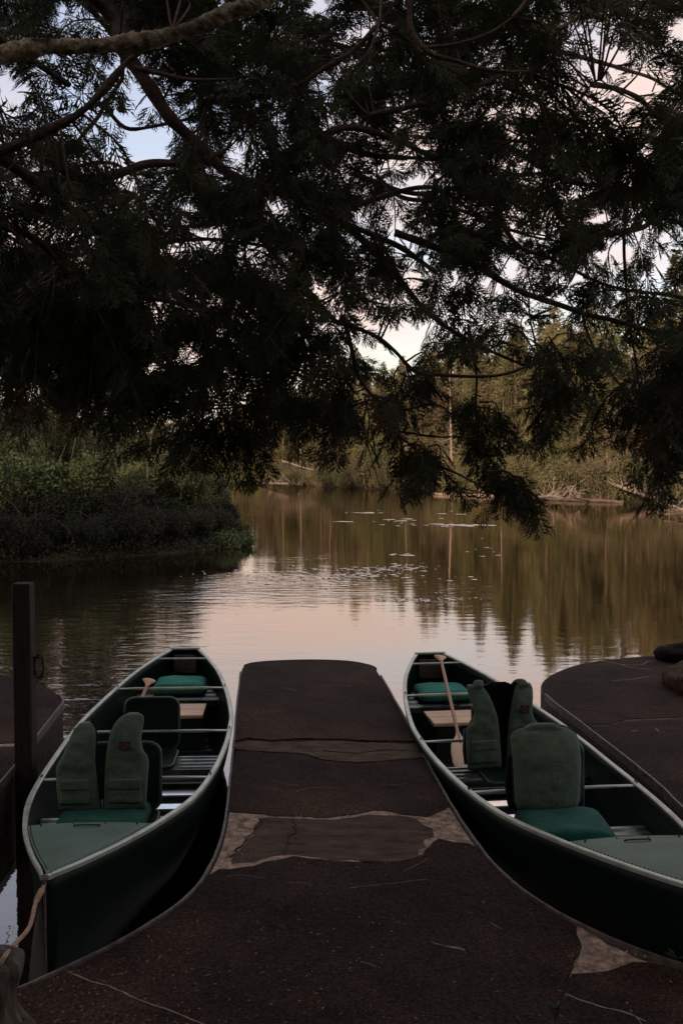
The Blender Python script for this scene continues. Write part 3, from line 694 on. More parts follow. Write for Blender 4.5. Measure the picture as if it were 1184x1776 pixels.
PANEL = [(0, .006, .232), (.06, .002, .232), (.14, 0, .230), (.24, .002, .226), (.275, .012, .223), (.31, .048, .219), (.36, .066, .210), (.42, .056, .194), (.47, .044, .176), (.505, .040, .156), (.53, .050, .140)]
PANEL_A = [(0, .015, .238), (.13, .0, .222), (.24, -.006, .212), (.28, .004, .208), (.33, .032, .207), (.38, .050, .208), (.43, .064, .206), (.465, .080, .198), (.49, .10, .184), (.502, .125, .165)]
PANEL_B = [(0, .0, .226), (.15, .002, .234), (.27, .006, .242), (.31, .009, .236), (.345, .014, .212), (.40, .020, .198), (.45, .028, .198), (.49, .042, .204), (.52, .064, .204), (.542, .092, .190), (.552, .12, .165)]
def patch(parent, x, y, z):
    mb = MB(); mb.bbox((x, y, z), (.058, .006, .048), .002); p = mb.build('brand_patch', M['patchbase'], parent)
    def oval(rx, rz, w, dy):
        mb = MB(); n = 28
        rows = [[(x + rx * k * math.cos(2 * math.pi * i / n), y - dy, z + rz * k * math.sin(2 * math.pi * i / n)) for i in range(n)] for k in (1, 1 - w)]
        rows += [[(px_, py_ + .002, pz_) for px_, py_, pz_ in r] for r in rows[::-1]]
        rows.append(rows[0]); mb.grid(rows, closed=True, smooth=False); return mb
    oval(.025, .0195, .22, .0048).build('patch_ring', M['patchred'], p)
    oval(.0165, .0125, .28, .0048).build('patch_ring', M['patchred'], p)
    mb = MB(); mb.bbox((x, y - .0035, z), (.017, .003, .005), .001); mb.tube([(x - .006, y - .0035, z + .006), (x + .006, y - .0035, z + .006)], .0016, 5)
    mb.tube([(x - .006, y - .0035, z - .006), (x + .006, y - .0035, z - .006)], .0016, 5); mb.build('patch_emblem', M['patchred'], p)
def pocket(parent, x0, x1, z0, z1, y, seed):
    p = pillow('pocket', [(z0, x0, x1), (z1, x0 + .004, x1 - .004)], .016, .002, M['vest'], parent, 12, 14, .009, 16, seed); p.location = (0, y, 0)
    f = pillow('pocket_flap', [(z1 - (z1 - z0) * .42, x0 + .002, x1 - .002), (z1 + .004, x0, x1)], .010, .002, M['vest'], p, 12, 8, .006, 18, seed + 5); f.location = (0, -.014, 0)
def open_vest(label, loc, rz, gap, lean=0.0, patch_side=1, pockets=(1, 1), height=1.0, splay=0.0, back=True, group=None, panels=None):
    root = empty('life_vest', loc, rz); root.rotation_euler.x = lean; tag(root, label, 'life vest', group)
    root.scale = (1, 1, height)
    for s in (-1, 1):
        if panels: rows = [(h, a - .232 - gap / 2, b - .232 - gap / 2) for h, a, b in panels[0]] if s < 0 else [(h, a + gap / 2, b + gap / 2) for h, a, b in panels[1]]
        else: rows = [(h, -gap / 2 - (.232 - a) if s < 0 else gap / 2 + (.232 - b), -gap / 2 - (.232 - b) if s < 0 else gap / 2 + (.232 - a)) for h, a, b in PANEL]
        p = pillow('front_panel', rows, .036, .022, M['vest'], root, 22, 40, .014, 8, seed=s * 3 + 1 + gap * 50, bend=0.55, curl=0.55)
        p.location = (0, 0, 0); p.rotation_euler = (0, R(splay) * s, 0)
        xl, xr = (rows[1][1], rows[1][2])
        # zip edge and hem piping
        e = [(r[2] if s < 0 else r[1], 0, r[0]) for r in rows]
        piping('zip_edge', [(x, .55 * (x - (rows[0][1] + rows[0][2]) / 2) ** 2 + .004 + .55 * max(0, h / .525 - .55) ** 2, h) for x, _, h in e], .005, M['lining'], p)
        if pockets[0 if s < 0 else 1]: pocket(p, xl + .025, xr - .035 if s < 0 else xr - .025, .045, .19, -.030, s + 2)
        if s == patch_side: patch(p, (rows[6][1] + rows[6][2]) / 2 + .006 * s, -.043, .385)
    if back:
        rows = [(0, -.20, .20), (.25, -.21, .21), (.32, -.165, .165), (.44, -.15, .15), (.50, -.13, .13), (.53, -.05, .05)]
        b = pillow('back_panel', rows, .02, .035, M['vest'], root, 18, 20, .004, 8, seed=9); b.location = (0, .135, .0)
        l_ = pillow('lining', [(h + .002, a * .95, c * .95) for h, a, c in rows], .012, .002, M['lining'], b, 18, 16, .004, 8, seed=12); l_.location = (0, -.022, 0)
        for s in (-1, 1):
            mb = MB(); zt = .512; rows = []
            for i in range(9):
                q = i / 8; y = .045 + .10 * q; zz = zt + .028 * math.sin(math.pi * q); xc = s * (gap / 2 + .143 - .03 * q)
                rows.append([(xc + .034 * math.cos(w), y, zz + .014 * math.sin(w)) for w in [2 * math.pi * k / 10 for k in range(10)]])
            mb.grid(rows, closed=True); mb.add(rows[0], [tuple(range(10))]); mb.add(rows[-1], [tuple(range(10))]); mb.build('shoulder_strap', M['vest'], root)
            mb = MB(); rows = []
            for i in range(9):
                q = i / 8; y = .03 + .10 * q; xc = s * (gap / 2 + .236 + .012 * math.sin(math.pi * q) - .03 * q)
                rows.append([(xc - s * .012, y, .03), (xc, y, .02), (xc + s * .010, y, .10), (xc + s * .006, y, .23), (xc - s * .006, y, .245)])
            mb.grid(rows); mb.grid([[(x - s * .012, y, z) for x, y, z in r] for r in rows]); mb.build('side_panel', M['seam'], root)
    return root

def rrect(w, h, r, n=6):
    P = []
    for cx, cz, a0 in ((w / 2 - r, h - r, 0), (-w / 2 + r, h - r, 90), (-w / 2 + r, r, 180), (w / 2 - r, r, 270)):
        for k in range(n + 1):
            a = R(a0 + 90 * k / n); P.append((cx + r * math.cos(a), cz + r * math.sin(a)))
    return P
def clip_seat(label, loc, rz, w=.37, h=.42, d=.40, lean=6, pad=True):
    root = empty('folding_seat', loc, rz); tag(root, label, 'canoe seat', 'folding canoe seats')
    def plate(name, P, th, f, parent):
        n = len(P); mb = MB(); fr = [f(x, z, -th / 2) for x, z in P]; bk = [f(x, z, th / 2) for x, z in P]
        mb.add(fr, [tuple(range(n))]); mb.add(bk, [tuple(range(n))]); mb.grid([fr + [fr[0]], bk + [bk[0]]], smooth=False)
        o = mb.build(name, M['darkgreen'], parent); return o
    L = math.tan(R(lean))
    fb = lambda x, z, t: (x, t + z * L + 0.35 * x * x * 0, z + .012)
    b = plate('backrest', rrect(w, h, .065), .018, fb, root)
    P = rrect(w, h, .065); mb = MB(); mb.tube([fb(x, z, 0) for x, z in P] + [fb(*P[0], 0)], .0115, 6, False); mb.build('rim', M['rim'], b)
    if pad:
        fp = lambda x, z, t: (x, -z - .004, t + .008)
        s = plate('seat_pad', rrect(w, d, .06), .016, fp, root)
        P2 = rrect(w, d, .06); mb = MB(); mb.tube([fp(x, z, 0) for x, z in P2] + [fp(*P2[0], 0)], .009, 6, False); mb.build('rim', M['rim'], s)
        mb = MB(); mb.tube([(-w / 2 + .03, .0, .016), (w / 2 - .03, .0, .016)], .010, 8); mb.build('hinge', M['seam'], root)
        mb = MB(); mb.tube([(w * .22, -d + .09, .014), (w * .22, -d + .09, .021)], .006, 8); mb.build('snap', M['trim'], s)
    return root
def seat_cushion(label, loc, rz, w, d, t, m, group='boat cushions', handle=False, wr=.006):
    root = empty('seat_cushion', loc, rz); tag(root, label, 'cushion', group)
    r = .05
    rows = [(0, -w / 2 + r, w / 2 - r)] + [(r - r * math.cos(R(a)), -w / 2 + r - r * math.sin(R(a)), w / 2 - r + r * math.sin(R(a))) for a in (30, 60, 90)]
    rows += [(d - h, a, b) for h, a, b in rows[::-1]]
    c = pillow('cover', rows, t * .72, t * .28, m, root, 22, 22, wr, 7, seed=w * 10 + loc[1], axis='flat', edge=.28); c.location = (0, -d / 2, t * .28 + .002)
    P = [(x, z) for h in [0] for x, z in []]
    edge_ = [(a, h) for h, a, b in rows] + [(b, h) for h, a, b in rows[::-1]]
    mb = MB(); mb.tube([(x, h - d / 2, t * .30) for x, h in edge_ + [edge_[0]]], .006, 5, False); mb.build('piping', M['seam'], root)
    if handle:
        mb = MB(); mb.tube(spline([(-.03, -d / 2 - .005, t * .35), (-.02, -d / 2 - .035, t * .1), (.04, -d / 2 - .055, t * -.15), (.085, -d / 2 - .03, t * .05), (.09, -d / 2, t * .3)], 5), .007, 5)
        mb.build('strap', M['lining'], root)
    return root
def make_paddle(label, grip, tip, roll=0.0, lanyard=False):
    root = empty('paddle', tip); tag(root, label, 'paddle', 'wooden canoe paddles')
    ax = Vector(grip) - Vector(tip); L = ax.length; q = ax.to_track_quat('Z', 'Y'); root.rotation_mode = 'QUATERNION'; root.rotation_quaternion = q @ Matrix.Rotation(roll, 3, 'Z').to_quaternion()
    BLD = .52
    mb = MB(); mb.tube([(0, 0, BLD - .16 + (L - BLD + .08) * i / 10) for i in range(11)], [.010, .013] + [.0145] * 7 + [.014, .013], 8); mb.build('shaft', M['shaft'], root)
    rows = []
    for z, wd in ((0, .030), (.008, .062), (.03, .080), (.10, .088), (.22, .086), (.34, .070), (.42, .042), (.47, .022), (.53, .013)):
        th = .006 if z < .40 else .009
        rows.append([(wd * math.cos(w), (th * (.35 + .65 * abs(math.sin(w)))) * math.copysign(1, math.sin(w)) if abs(math.sin(w)) > .01 else 0, z) for w in [2 * math.pi * k / 14 for k in range(14)]])
    mb = MB(); mb.grid(rows, closed=True); mb.add(rows[0], [tuple(range(14))]); mb.add(rows[-1], [tuple(range(14))]); mb.build('blade', M['wood'], root)
    rows = []
    for z, wd, th in ((-.09, .0135, .0135), (-.055, .020, .015), (-.03, .036, .017), (-.012, .050, .018), (0, .054, .017), (.010, .046, .013), (.015, .02, .006)):
        rows.append([(wd * math.cos(w), th * math.sin(w), L + z) for w in [2 * math.pi * k / 14 for k in range(14)]])
    mb = MB(); mb.grid(rows, closed=True); mb.add(rows[0], [tuple(range(14))]); mb.add(rows[-1], [tuple(range(14))]); mb.build('grip', M['wood'], root)
    if lanyard:
        mb = MB(); mb.tube(spline([(.06, -.014, .33), (.02, -.016, .22), (-.005, -.016, .16), (.01, -.016, .14), (.045, -.016, .24), (.075, -.016, .36)], 5), .003, 5); mb.build('cord_loop', M['lining'], root)
    return root

def canoe_rz(c): return c.rotation_euler.z
# left canoe contents
cz = canoe_rz(canoeL)
p = G(312, 1186, .33); seat_cushion('emerald cushion on the stern bench of the canoe tied with rope', inC(canoeL, .02, 4.60, .296), cz, .43, .40, .10, M['cushion'], 'boat cushions', wr=.010)
clip_seat('tall empty dark green folding seat standing amidships behind the grey-green vest', G(264, 1302, .228) , cz, .37, .355, .40, 4)
b2 = clip_seat('dark folding seat half hidden behind the open vest at the roped bow', inC(canoeL, .015, 1.76, .262), cz, .40, .375, .38, 6)
seat_cushion('deep green cushion under the open vest in the roped canoe', inC(canoeL, -.06, 1.53, .279), cz, .47, .42, .075, M['cushion_dark'])
open_vest('olive life vest with two pocketed panels propped on the cushion nearest the roped bow', inC(canoeL, -.075, 1.56, .345), cz, .024, R(-5), 1, (1, 1), .93, 0.0, False, 'olive life vests', (PANEL_A, PANEL_B))
make_paddle('paddle showing only its pale grip above the tall empty seat', inC(canoeL, -.185, 4.20, .480), inC(canoeL, -.29, 2.95, .065), 0.2)
# right canoe contents
cz = canoe_rz(canoeR)
seat_cushion('emerald cushion with a hanging strap on the stern bench beside the paddle shaft', inC(canoeR, -.03, 4.58, .296), cz, .43, .42, .09, M['cushion'], handle=True, wr=.008)
clip_seat('dark green folding seat holding up the open vest amidships', inC(canoeR, .0, 2.98, .228), cz, .37, .42, .42, 4)
open_vest('open olive life vest standing amidships with a square patch on its chest', inC(canoeR, -.015, 2.84, .243), cz, .030, R(-3), 1, (1, 0), 1.02, 2.0, True, 'olive life vests')
clip_seat('folding seat behind the draped vest beside the deck of the paddle canoe', inC(canoeR, -.05, 1.86, .262), cz, .40, .41, .38, 4)
seat_cushion('large bottle green cushion in front of the vest draped over a seat back', inC(canoeR, -.06, 1.58, .279), cz - .12, .46, .44, .085, M['cushion_dark'], handle=False)
fv = empty('life_vest', inC(canoeR, -.085, 1.75, .352), cz); fv.rotation_euler.x = R(-4)
tag(fv, 'olive life vest folded over a seat back, its plain rounded back to the viewer', 'life vest', 'olive life vests')
rows = [(0, -.17, .165), (.04, -.185, .18), (.20, -.19, .19), (.33, -.195, .195), (.38, -.19, .19), (.405, -.172, .172), (.425, -.13, .13), (.432, -.05, .06)]
fb_ = pillow('back_panel', rows, .050, .035, M['vest'], fv, 26, 40, .010, 7, seed=31, bend=.7, curl=.55)
ed = [(a, h) for h, a, b in rows]; ed2 = [(b, h) for h, a, b in rows]
for nm, E_ in (('piping', ed), ('piping', ed2)): piping(nm, [(x * 1.0, .7 * x * x + .006 + .55 * max(0, h / .432 - .55) ** 2, h) for x, h in E_], .007, M['seam'], fv)
sp = pillow('side_panel', [(.0, .15, .20), (.12, .155, .215), (.28, .15, .205), (.32, .15, .18)], .02, .05, M['seam'], fv, 8, 14, .006, 10, seed=5); sp.location = (0, .06, 0)
sp = pillow('side_panel', [(.0, -.21, -.15), (.12, -.225, -.15), (.28, -.21, -.15), (.32, -.18, -.15)], .02, .05, M['lining'], fv, 8, 14, .006, 10, seed=6); sp.location = (0, .06, 0)
cp = pillow('collar', [(.38, -.10, .10), (.42, -.12, .12), (.452, -.06, .06)], .03, .05, M['vest'], fv, 12, 10, .004, 10, seed=7); cp.location = (0, .09, 0)
make_paddle('long paddle leaning from the stern with reddish shaft and pale blade', AT(763, 1139, 8.35), AT(809, 1338, 6.62), 0.15, True)

# ------------------------------------------------------------------ post, stump, rope, planter, rock
t = empty('mooring_post', (-1.99, 6.2, 0)); tag(t, 'square dark timber post standing in the water beside the roped canoe', 'post')
mb = MB()
for z0, z1 in ((-.9, 1.49),):
    a = .056; ch = .007; prof = [(-a + ch, -a), (a - ch, -a), (a, -a + ch), (a, a - ch), (a - ch, a), (-a + ch, a), (-a, a - ch), (-a, -a + ch)]
    rows = [[(x * k, y * k, z) for x, y in prof] for z, k in ((z0, 1), (0, 1), (.7, 1), (z1 - .01, 1), (z1, .9))]
    mb.grid(rows, closed=True, smooth=False); mb.add(rows[-1], [tuple(range(8))])
mb.build('shaft', M['post'], t)
mb = MB(); mb.tube([(.064, .0, 1.02 + 0), (.10, .0, 1.02)], .008, 6); mb.tube([(.085 + .012 * math.cos(w) * 0 + .028 * math.cos(w), .02, .96 + .075 * math.sin(w)) for w in [2 * math.pi * k / 20 for k in range(21)]], .006, 6, False)
mb.build('mooring_ring', M['iron'], t)

t = empty('driftwood_stump', (-1.135, 3.15, .322)); tag(t, 'grey weathered stump at the landing corner where the rope is made fast', 'stump')
mb = MB(); rows = []
for j in range(22):
    q = j / 21; z = -.06 + .40 * q; rad = .088 + .09 * (1 - q) ** 3 + .02 * math.sin(q * 9)
    if q > .86: rad *= (1 - ((q - .86) / .15) ** 2) ** .5 + .02
    row = []
    for k in range(36):
        w = 2 * math.pi * k / 36
        f = 1 + .22 * noise.noise((math.cos(w) * 1.5, math.sin(w) * 1.5, z * 2)) + .16 * noise.noise((math.cos(w) * 4, math.sin(w) * 4, z * 3 + 5)) + .25 * (1 - q) ** 2 * abs(math.sin(w * 2.5 + 1))
        row.append((rad * f * math.cos(w), rad * f * math.sin(w), z))
    rows.append(row)
mb.grid(rows, closed=True); mb.add(rows[-1], [tuple(range(36))]); mb.build('trunk', M['stump'], t)
for k, (a, L) in enumerate(((-0.9, .24), (-0.3, .20), (0.35, .17), (-1.6, .22))):
    mb = MB(); mb.tube([(.08 * math.cos(a), .08 * math.sin(a), .06), (.14 * math.cos(a), .14 * math.sin(a), .03), (L * math.cos(a + .1), L * math.sin(a + .1), .010), (1.35 * L * math.cos(a + .2), 1.35 * L * math.sin(a + .2), .004)], [.045, .030, .016, .004], 8); mb.build('root', M['stump'], t)
# rope
knot = AT(8, 1660, 3.12); b0 = inC(canoeL, .0, .03, .632); b1 = inC(canoeL, 0, -.025, .605)
mid = b1.lerp(knot, .5) + Vector((.012, 0, -.03)); 
mb = MB(); path = spline([b0, b1, b1.lerp(knot, .22) + Vector((0, 0, -.006)), mid, b1.lerp(knot, .8) + Vector((-.004, 0, -.02)), knot, knot + Vector((-.03, -.02, -.05))], 10)
t = empty('mooring_rope', b0); tag(t, 'tan rope from the canoe bow down to the grey stump', 'rope')
P = [q - b0 for q in path]; mb.tube(P, .0078, 8); mb.build('rope_line', M['rope'], t)
mb = MB(); mb.tube([P[12] + Vector((0, 0, .0)), P[14], P[19]], [.012, .0125, .012], 8); mb.build('eye_splice', M['rope'], t)
mb = MB(); mb.tube([P[0] + (P[1] - P[0]) * 0, P[0] + Vector((.012, .02, .006)), P[0] + Vector((.02, .0, .004)), P[2]], .0075, 6); mb.build('loop', M['rope'], t)

c = Vector((3.47, 8.35, TOP)); t = empty('planter_ring', c); tag(t, 'round mossy kerb ring filled with brown soil on the round-ended pier', 'planter')
mb = MB(); rows = []; 
for i in range(49):
    w = 2 * math.pi * i / 48; k = 1 + .07 * noise.noise((math.cos(w) * 2, math.sin(w) * 2, 0)); j = .045 * noise.noise((math.cos(w) * 6, math.sin(w) * 6, 4)) if i < 48 else .02 * noise.noise((6, 0, 4))
    prof = [(.70, -.0), (.715, .05), (.71, .10), (.67, .125), (.60, .13), (.555, .11), (.55, .02)]
    rows.append([((r_ + j) * k * math.cos(w), (r_ + j) * k * math.sin(w), z + (j if z > .1 else 0)) for r_, z in prof])
mb.grid(rows); mb.build('kerb', M['kerbstone'], t)
mb = MB(); rows = [[(r_ * math.cos(w), r_ * math.sin(w), .115 - .03 * (r_ / .56) ** 2 + .03 * noise.noise((r_ * 5 * math.cos(w), r_ * 5 * math.sin(w), 2))) for w in [2 * math.pi * i / 36 for i in range(36)]] for r_ in (.02, .15, .3, .45, .575)]
mb.grid(rows, closed=True); mb.add(rows[0], [tuple(range(36))]); mb.build('soil', M['moss'], t)
c = AT(1190, 1130, 9.6); c.z = TOP; t = empty('boulder', c); tag(t, 'low black boulder behind the planter ring at the pier edge', 'boulder')
mb = MB(); rows = []
for j in range(11):
    ph = -math.pi / 2 + math.pi * j / 10; row = []
    for k in range(24):
        w = 2 * math.pi * k / 24; v = Vector((math.cos(ph) * math.cos(w), math.cos(ph) * math.sin(w), math.sin(ph))); f = 1 + .22 * noise.noise(v * 1.7) + .16 * noise.noise(v * 4)
        row.append((v.x * .30 * f, v.y * .24 * f, .055 + v.z * .11 * f))
    rows.append(row)
mb.grid(rows, closed=True); mb.build('rock', M['blackrock'], t)
mb = MB(); mb.tube([(-.02 + .022 * math.cos(w), 0, .165 + .022 * math.sin(w)) for w in [2 * math.pi * k / 14 for k in range(15)]], .006, 6, False); mb.build('ring', M['iron'], t)

# ------------------------------------------------------------------ leaf and branch bakery
def frames(dirs, ups):
    x = dirs / np.linalg.norm(dirs, axis=1, keepdims=True); z = ups - (ups * x).sum(1, keepdims=True) * x
    z /= np.maximum(1e-6, np.linalg.norm(z, axis=1, keepdims=True)); y = np.cross(z, x)
    return np.stack([x, y, z], 2)
def bake(templates, pos, dirs, ups, scale):
    """bake many copies of a few triangle templates into one vertex and triangle array"""
    Fm = frames(dirs, ups); pick = RNG.integers(0, len(templates), len(pos)); VV, TT = [], []; off = 0
    for k, (tv, tt) in enumerate(templates):
        s = pick == k; n = int(s.sum())
        if not n: continue
        V = np.einsum('nij,mj->nmi', Fm[s], tv) * scale[s][:, None, None] + pos[s][:, None, :]
        T = tt[None] + (np.arange(n) * len(tv))[:, None, None] + off
        VV.append(V.reshape(-1, 3)); TT.append(T.reshape(-1, 3)); off += n * len(tv)
    return np.concatenate(VV), np.concatenate(TT)
def cedar_spray(seed, L=.165, nside=11):
    r = np.random.default_rng(seed); V, T = [], []
    def leaf(p, ang, l, w, tri=False):
        d = np.array([math.cos(ang), math.sin(ang)]); nrm = np.array([-d[1], d[0]]); b = len(V)
        pts = [p - nrm * w * .4, p + nrm * w * .4, p + d * l] if tri else [p, p + d * l * .55 + nrm * w, p + d * l, p + d * l * .55 - nrm * w]
        for q in pts: V.append([q[0], q[1], -.9 * q[0] ** 2 - 1.2 * q[1] ** 2 + r.normal(0, .002)])
        T.append([b, b + 1, b + 2])
        if not tri: T.append([b, b + 2, b + 3])
    leaf(np.array([0., 0.]), 0, L, .004)
    for i in range(nside):
        s = .10 + .84 * i / (nside - 1); side = 1 if i % 2 else -1
        l = L * (.60 * math.sin(math.pi * min(1, s * .72 + .22)) + .09) * r.uniform(.8, 1.15); a = side * R(r.uniform(34, 56))
        p = np.array([L * s, 0.]); leaf(p, a, l, .005)
        for k in range(5):
            q = .20 + .17 * k; pp = p + np.array([math.cos(a), math.sin(a)]) * l * q
            leaf(pp, a + (1 if k % 2 else -1) * R(r.uniform(30, 46)), l * .46 * (1.15 - q * .6), .0095, True)
    return np.array(V), np.array(T)
SPRAYS = [cedar_spray(100 + i) for i in range(5)]
def tuft(seed, n=5, l=1.0, w=.12, spread=.7):
    r = np.random.default_rng(seed); V, T = [], []
    for i in range(n):
        d = np.array([1, 0, 0]) + r.normal(0, spread, 3); d /= np.linalg.norm(d); o = np.cross(d, r.normal(0, 1, 3)); o /= np.linalg.norm(o); b = len(V)
        V += [d * .05 - o * w, d * .05 + o * w, d * l * r.uniform(.7, 1.1)]; T.append([b, b + 1, b + 2])
    return np.array(V), np.array(T)
TUFTS = [tuft(i) for i in range(6)]
def leafclump(seed, n=5):
    r = np.random.default_rng(seed); V, T = [], []
    for i in range(n):
        p = r.normal(0, .55, 3); d = r.normal(0, 1, 3); d /= np.linalg.norm(d); o = np.cross(d, r.normal(0, 1, 3)); o /= np.linalg.norm(o); b = len(V)
        V += [p, p + d * .5 + o * .26, p + d, p + d * .5 - o * .26]; T += [[b, b + 1, b + 2], [b, b + 2, b + 3]]
    return np.array(V), np.array(T)
CLUMPS = [leafclump(i) for i in range(6)]
def rnd_dirs(n):
    d = RNG.normal(0, 1, (n, 3)); return d / np.linalg.norm(d, axis=1, keepdims=True)

# ---- tree kinds: each returns an Empty > trunk, crown (meshes shared by copies)
def conifer_meshes(H, Rm, nb, per, mname, seed, bare=.1, pw=.85, droop=.15, leaf=.26, dead=0):
    r = np.random.default_rng(seed); pos, dr = [], []
    mbt = MB(); lean = r.normal(0, .015, 2)
    tp = [(lean[0] * z * z / H + .06 * math.sin(z * .8 + seed), lean[1] * z * z / H, z) for z in np.linspace(-.4, H * .985, 12)]
    mbt.tube(tp, [(.018 * H) * (1 - i / 12.5) + .012 for i in range(12)], 7)
    for i in range(nb):
        t = bare + (1 - bare) * (i + r.uniform(0, 1)) / nb; z = t * H; a = r.uniform(0, 2 * math.pi)
        L = Rm * ((1 - t) ** pw * (1.06 if t > .18 else .8) + .035) * r.uniform(.55, 1.18)
        if r.uniform() < .08: L *= 1.3
        ax = np.interp(z, [q[2] for q in tp], [q[0] for q in tp]); ay = np.interp(z, [q[2] for q in tp], [q[1] for q in tp])
        k = max(3, int(per * L / Rm + 2)); q = np.sort(r.uniform(.12, 1, k)) ** .8
        dz = -droop * L * q + .20 * L * q ** 2 * (1 if r.uniform() < .5 else .2)
        p = np.stack([ax + math.cos(a) * L * q, ay + math.sin(a) * L * q, z + dz], 1) + r.normal(0, .07, (k, 3)); pos.append(p)
        dd = np.tile([math.cos(a), math.sin(a), -.15], (k, 1)) + r.normal(0, .45, (k, 3)); dr.append(dd)
    for i in range(dead):
        z = H * r.uniform(.05, .55); a = r.uniform(0, 2 * math.pi); L = Rm * r.uniform(.4, .9)
        ax = np.interp(z, [q[2] for q in tp], [q[0] for q in tp])
        mbt.tube([(ax, 0, z), (ax + math.cos(a) * L * .5, math.sin(a) * L * .5, z - .05 * L), (ax + math.cos(a) * L, math.sin(a) * L, z + .12 * L)], [.022, .014, .005], 4)
    pos = np.concatenate(pos); dr = np.concatenate(dr); n = len(pos)
    V, T = bake(TUFTS, pos, dr, rnd_dirs(n), r.uniform(.7, 1.35, n) * leaf)
    return mbt, trimesh('crown', V, T, M[mname])
def bush_meshes(Rx, Rz, n, mname, seed, leaf=.07, stems=14, lobes=9, twigs=0, twmat='brownbark', clump=None):
    r = np.random.default_rng(seed); P = []
    ctr = [(r.normal(0, Rx * .45), r.normal(0, Rx * .45), Rz * r.uniform(.30, .75), Rx * r.uniform(.3, .55)) for _ in range(lobes)]
    for i in range(n):
        cx, cy, czz, rr = ctr[r.integers(0, lobes)]; d = r.normal(0, 1, 3); d /= np.linalg.norm(d); q = r.uniform(.25, 1) ** .45
        P.append((cx + d[0] * rr * q, cy + d[1] * rr * q, max(.02, czz + d[2] * rr * q * Rz / Rx * .8)))
    P = np.array(P) + r.normal(0, .04, (n, 3)); dd = rnd_dirs(n) + np.array([0, 0, .4])
    V, T = bake(clump or CLUMPS, P, dd, rnd_dirs(n), r.uniform(.7, 1.4, n) * leaf)
    mb = MB()
    for i in range(stems):
        cx, cy, czz, rr = ctr[i % lobes]; mb.tube(spline([(cx * .15 + r.normal(0, .06), cy * .15 + r.normal(0, .06), -.25), (cx * .5, cy * .5, czz * .5), (cx + r.normal(0, .15), cy + r.normal(0, .15), czz + rr * .6 * r.uniform(.2, 1))], 3), [.022, .02, .018, .014, .011, .008, .004], 4)
    for i in range(twigs):
        a = r.uniform(0, 6.28); q = r.uniform(.1, 1); zz = Rz * r.uniform(.5, 1.25); x, y = math.cos(a) * Rx * q, math.sin(a) * Rx * q
        mb.tube(spline([(x * .3, y * .3, -.1), (x * .6, y * .6, zz * .55), (x + r.normal(0, .2), y + r.normal(0, .2), zz)], 3), [.016, .013, .012, .011, .009, .007, .004], 3)
    return mb, trimesh('foliage', V, T, M[mname])
def make_plant(kind, label, cat, group, trunkname, mbt, tmat, crown, crownname):
    o = empty(kind); tag(o, label, cat, group); tr = mbt.build(trunkname, tmat, o); cr = link(crownname, crown, o)
    return o
def tree_leafy(H, Rm, seed, mname, nl=34, nleaf=2600, leaf=.085, clear=.45):
    r = np.random.default_rng(seed); mb = MB(); bend = r.normal(0, .5, 2)
    tp = spline([(0, 0, -.4), (bend[0] * .3, bend[1] * .3, H * .35), (bend[0] * .8, bend[1] * .8, H * .7), (bend[0], bend[1], H)], 5)
    mb.tube(tp, [max(.012, .0115 * H * (1 - i / len(tp))) for i in range(len(tp))], 7); P = []
    for i in range(nl):
        t = clear + (1 - clear) * r.uniform(0, .97); q = tp[int(t * (len(tp) - 1))]; a = r.uniform(0, 6.28); L = Rm * r.uniform(.45, 1.1) * (1.25 - t * .7)
        e = Vector((math.cos(a) * L, math.sin(a) * L, L * r.uniform(-.1, .55))); br = spline([q, q + e * .5 + Vector((0, 0, .1 * L)), q + e], 4)
        mb.tube(br, [.022 * (1 - k / 10) + .004 for k in range(len(br))], 4)
        for k in range(nleaf // nl):
            b = br[int(r.uniform(.25, 1) * (len(br) - 1))]; P.append(tuple(b + Vector(r.normal(0, .22, 3))))
    P = np.array(P); n = len(P); V, T = bake(CLUMPS, P, rnd_dirs(n), rnd_dirs(n), r.uniform(.7, 1.3, n) * leaf)
    return mb, trimesh('crown', V, T, M[mname])
def place(proto, used, x, y, rz, sc, label=None, group=None, z=None):
    if not used[0]: o = proto; used[0] = True
    else: o = copy_tree(proto)
    o.location = (x, y, h_at(x, y) - .05 if z is None else z); o.rotation_euler = (0, 0, rz); o.scale = (sc * random.uniform(.92, 1.08), sc * random.uniform(.92, 1.08), sc)
    if label: o['label'] = label
    if group: o['group'] = group
    return o

# ------------------------------------------------------------------ far shore
KINDS = []
def kind_(kind, label, group, mbt, tmat, crown, cat='tree', tn='trunk', cn='crown'):
    o = make_plant(kind, label, cat, group, tn, mbt, tmat, crown, cn); KINDS.append([o, [False]]); return len(KINDS) - 1
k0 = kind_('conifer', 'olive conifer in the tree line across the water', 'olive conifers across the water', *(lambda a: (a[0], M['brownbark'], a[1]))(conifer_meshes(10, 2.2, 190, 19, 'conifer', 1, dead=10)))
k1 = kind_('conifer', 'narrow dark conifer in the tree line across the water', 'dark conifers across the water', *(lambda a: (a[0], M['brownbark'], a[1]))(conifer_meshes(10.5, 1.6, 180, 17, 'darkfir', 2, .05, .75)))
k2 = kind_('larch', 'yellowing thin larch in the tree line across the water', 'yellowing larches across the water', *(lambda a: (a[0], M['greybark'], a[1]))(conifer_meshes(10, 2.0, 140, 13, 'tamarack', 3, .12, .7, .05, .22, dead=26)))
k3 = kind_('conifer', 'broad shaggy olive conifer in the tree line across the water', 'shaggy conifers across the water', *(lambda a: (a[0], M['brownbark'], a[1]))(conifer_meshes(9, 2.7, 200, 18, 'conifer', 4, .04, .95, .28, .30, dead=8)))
k4 = kind_('leafy_tree', 'rounded olive leafy tree between the conifers across the water', 'leafy trees between the conifers across the water', *(lambda a: (a[0], M['greybark'], a[1]))(tree_leafy(7.5, 2.4, 81, 'farshrub', 46, 3600, .17, .12)))
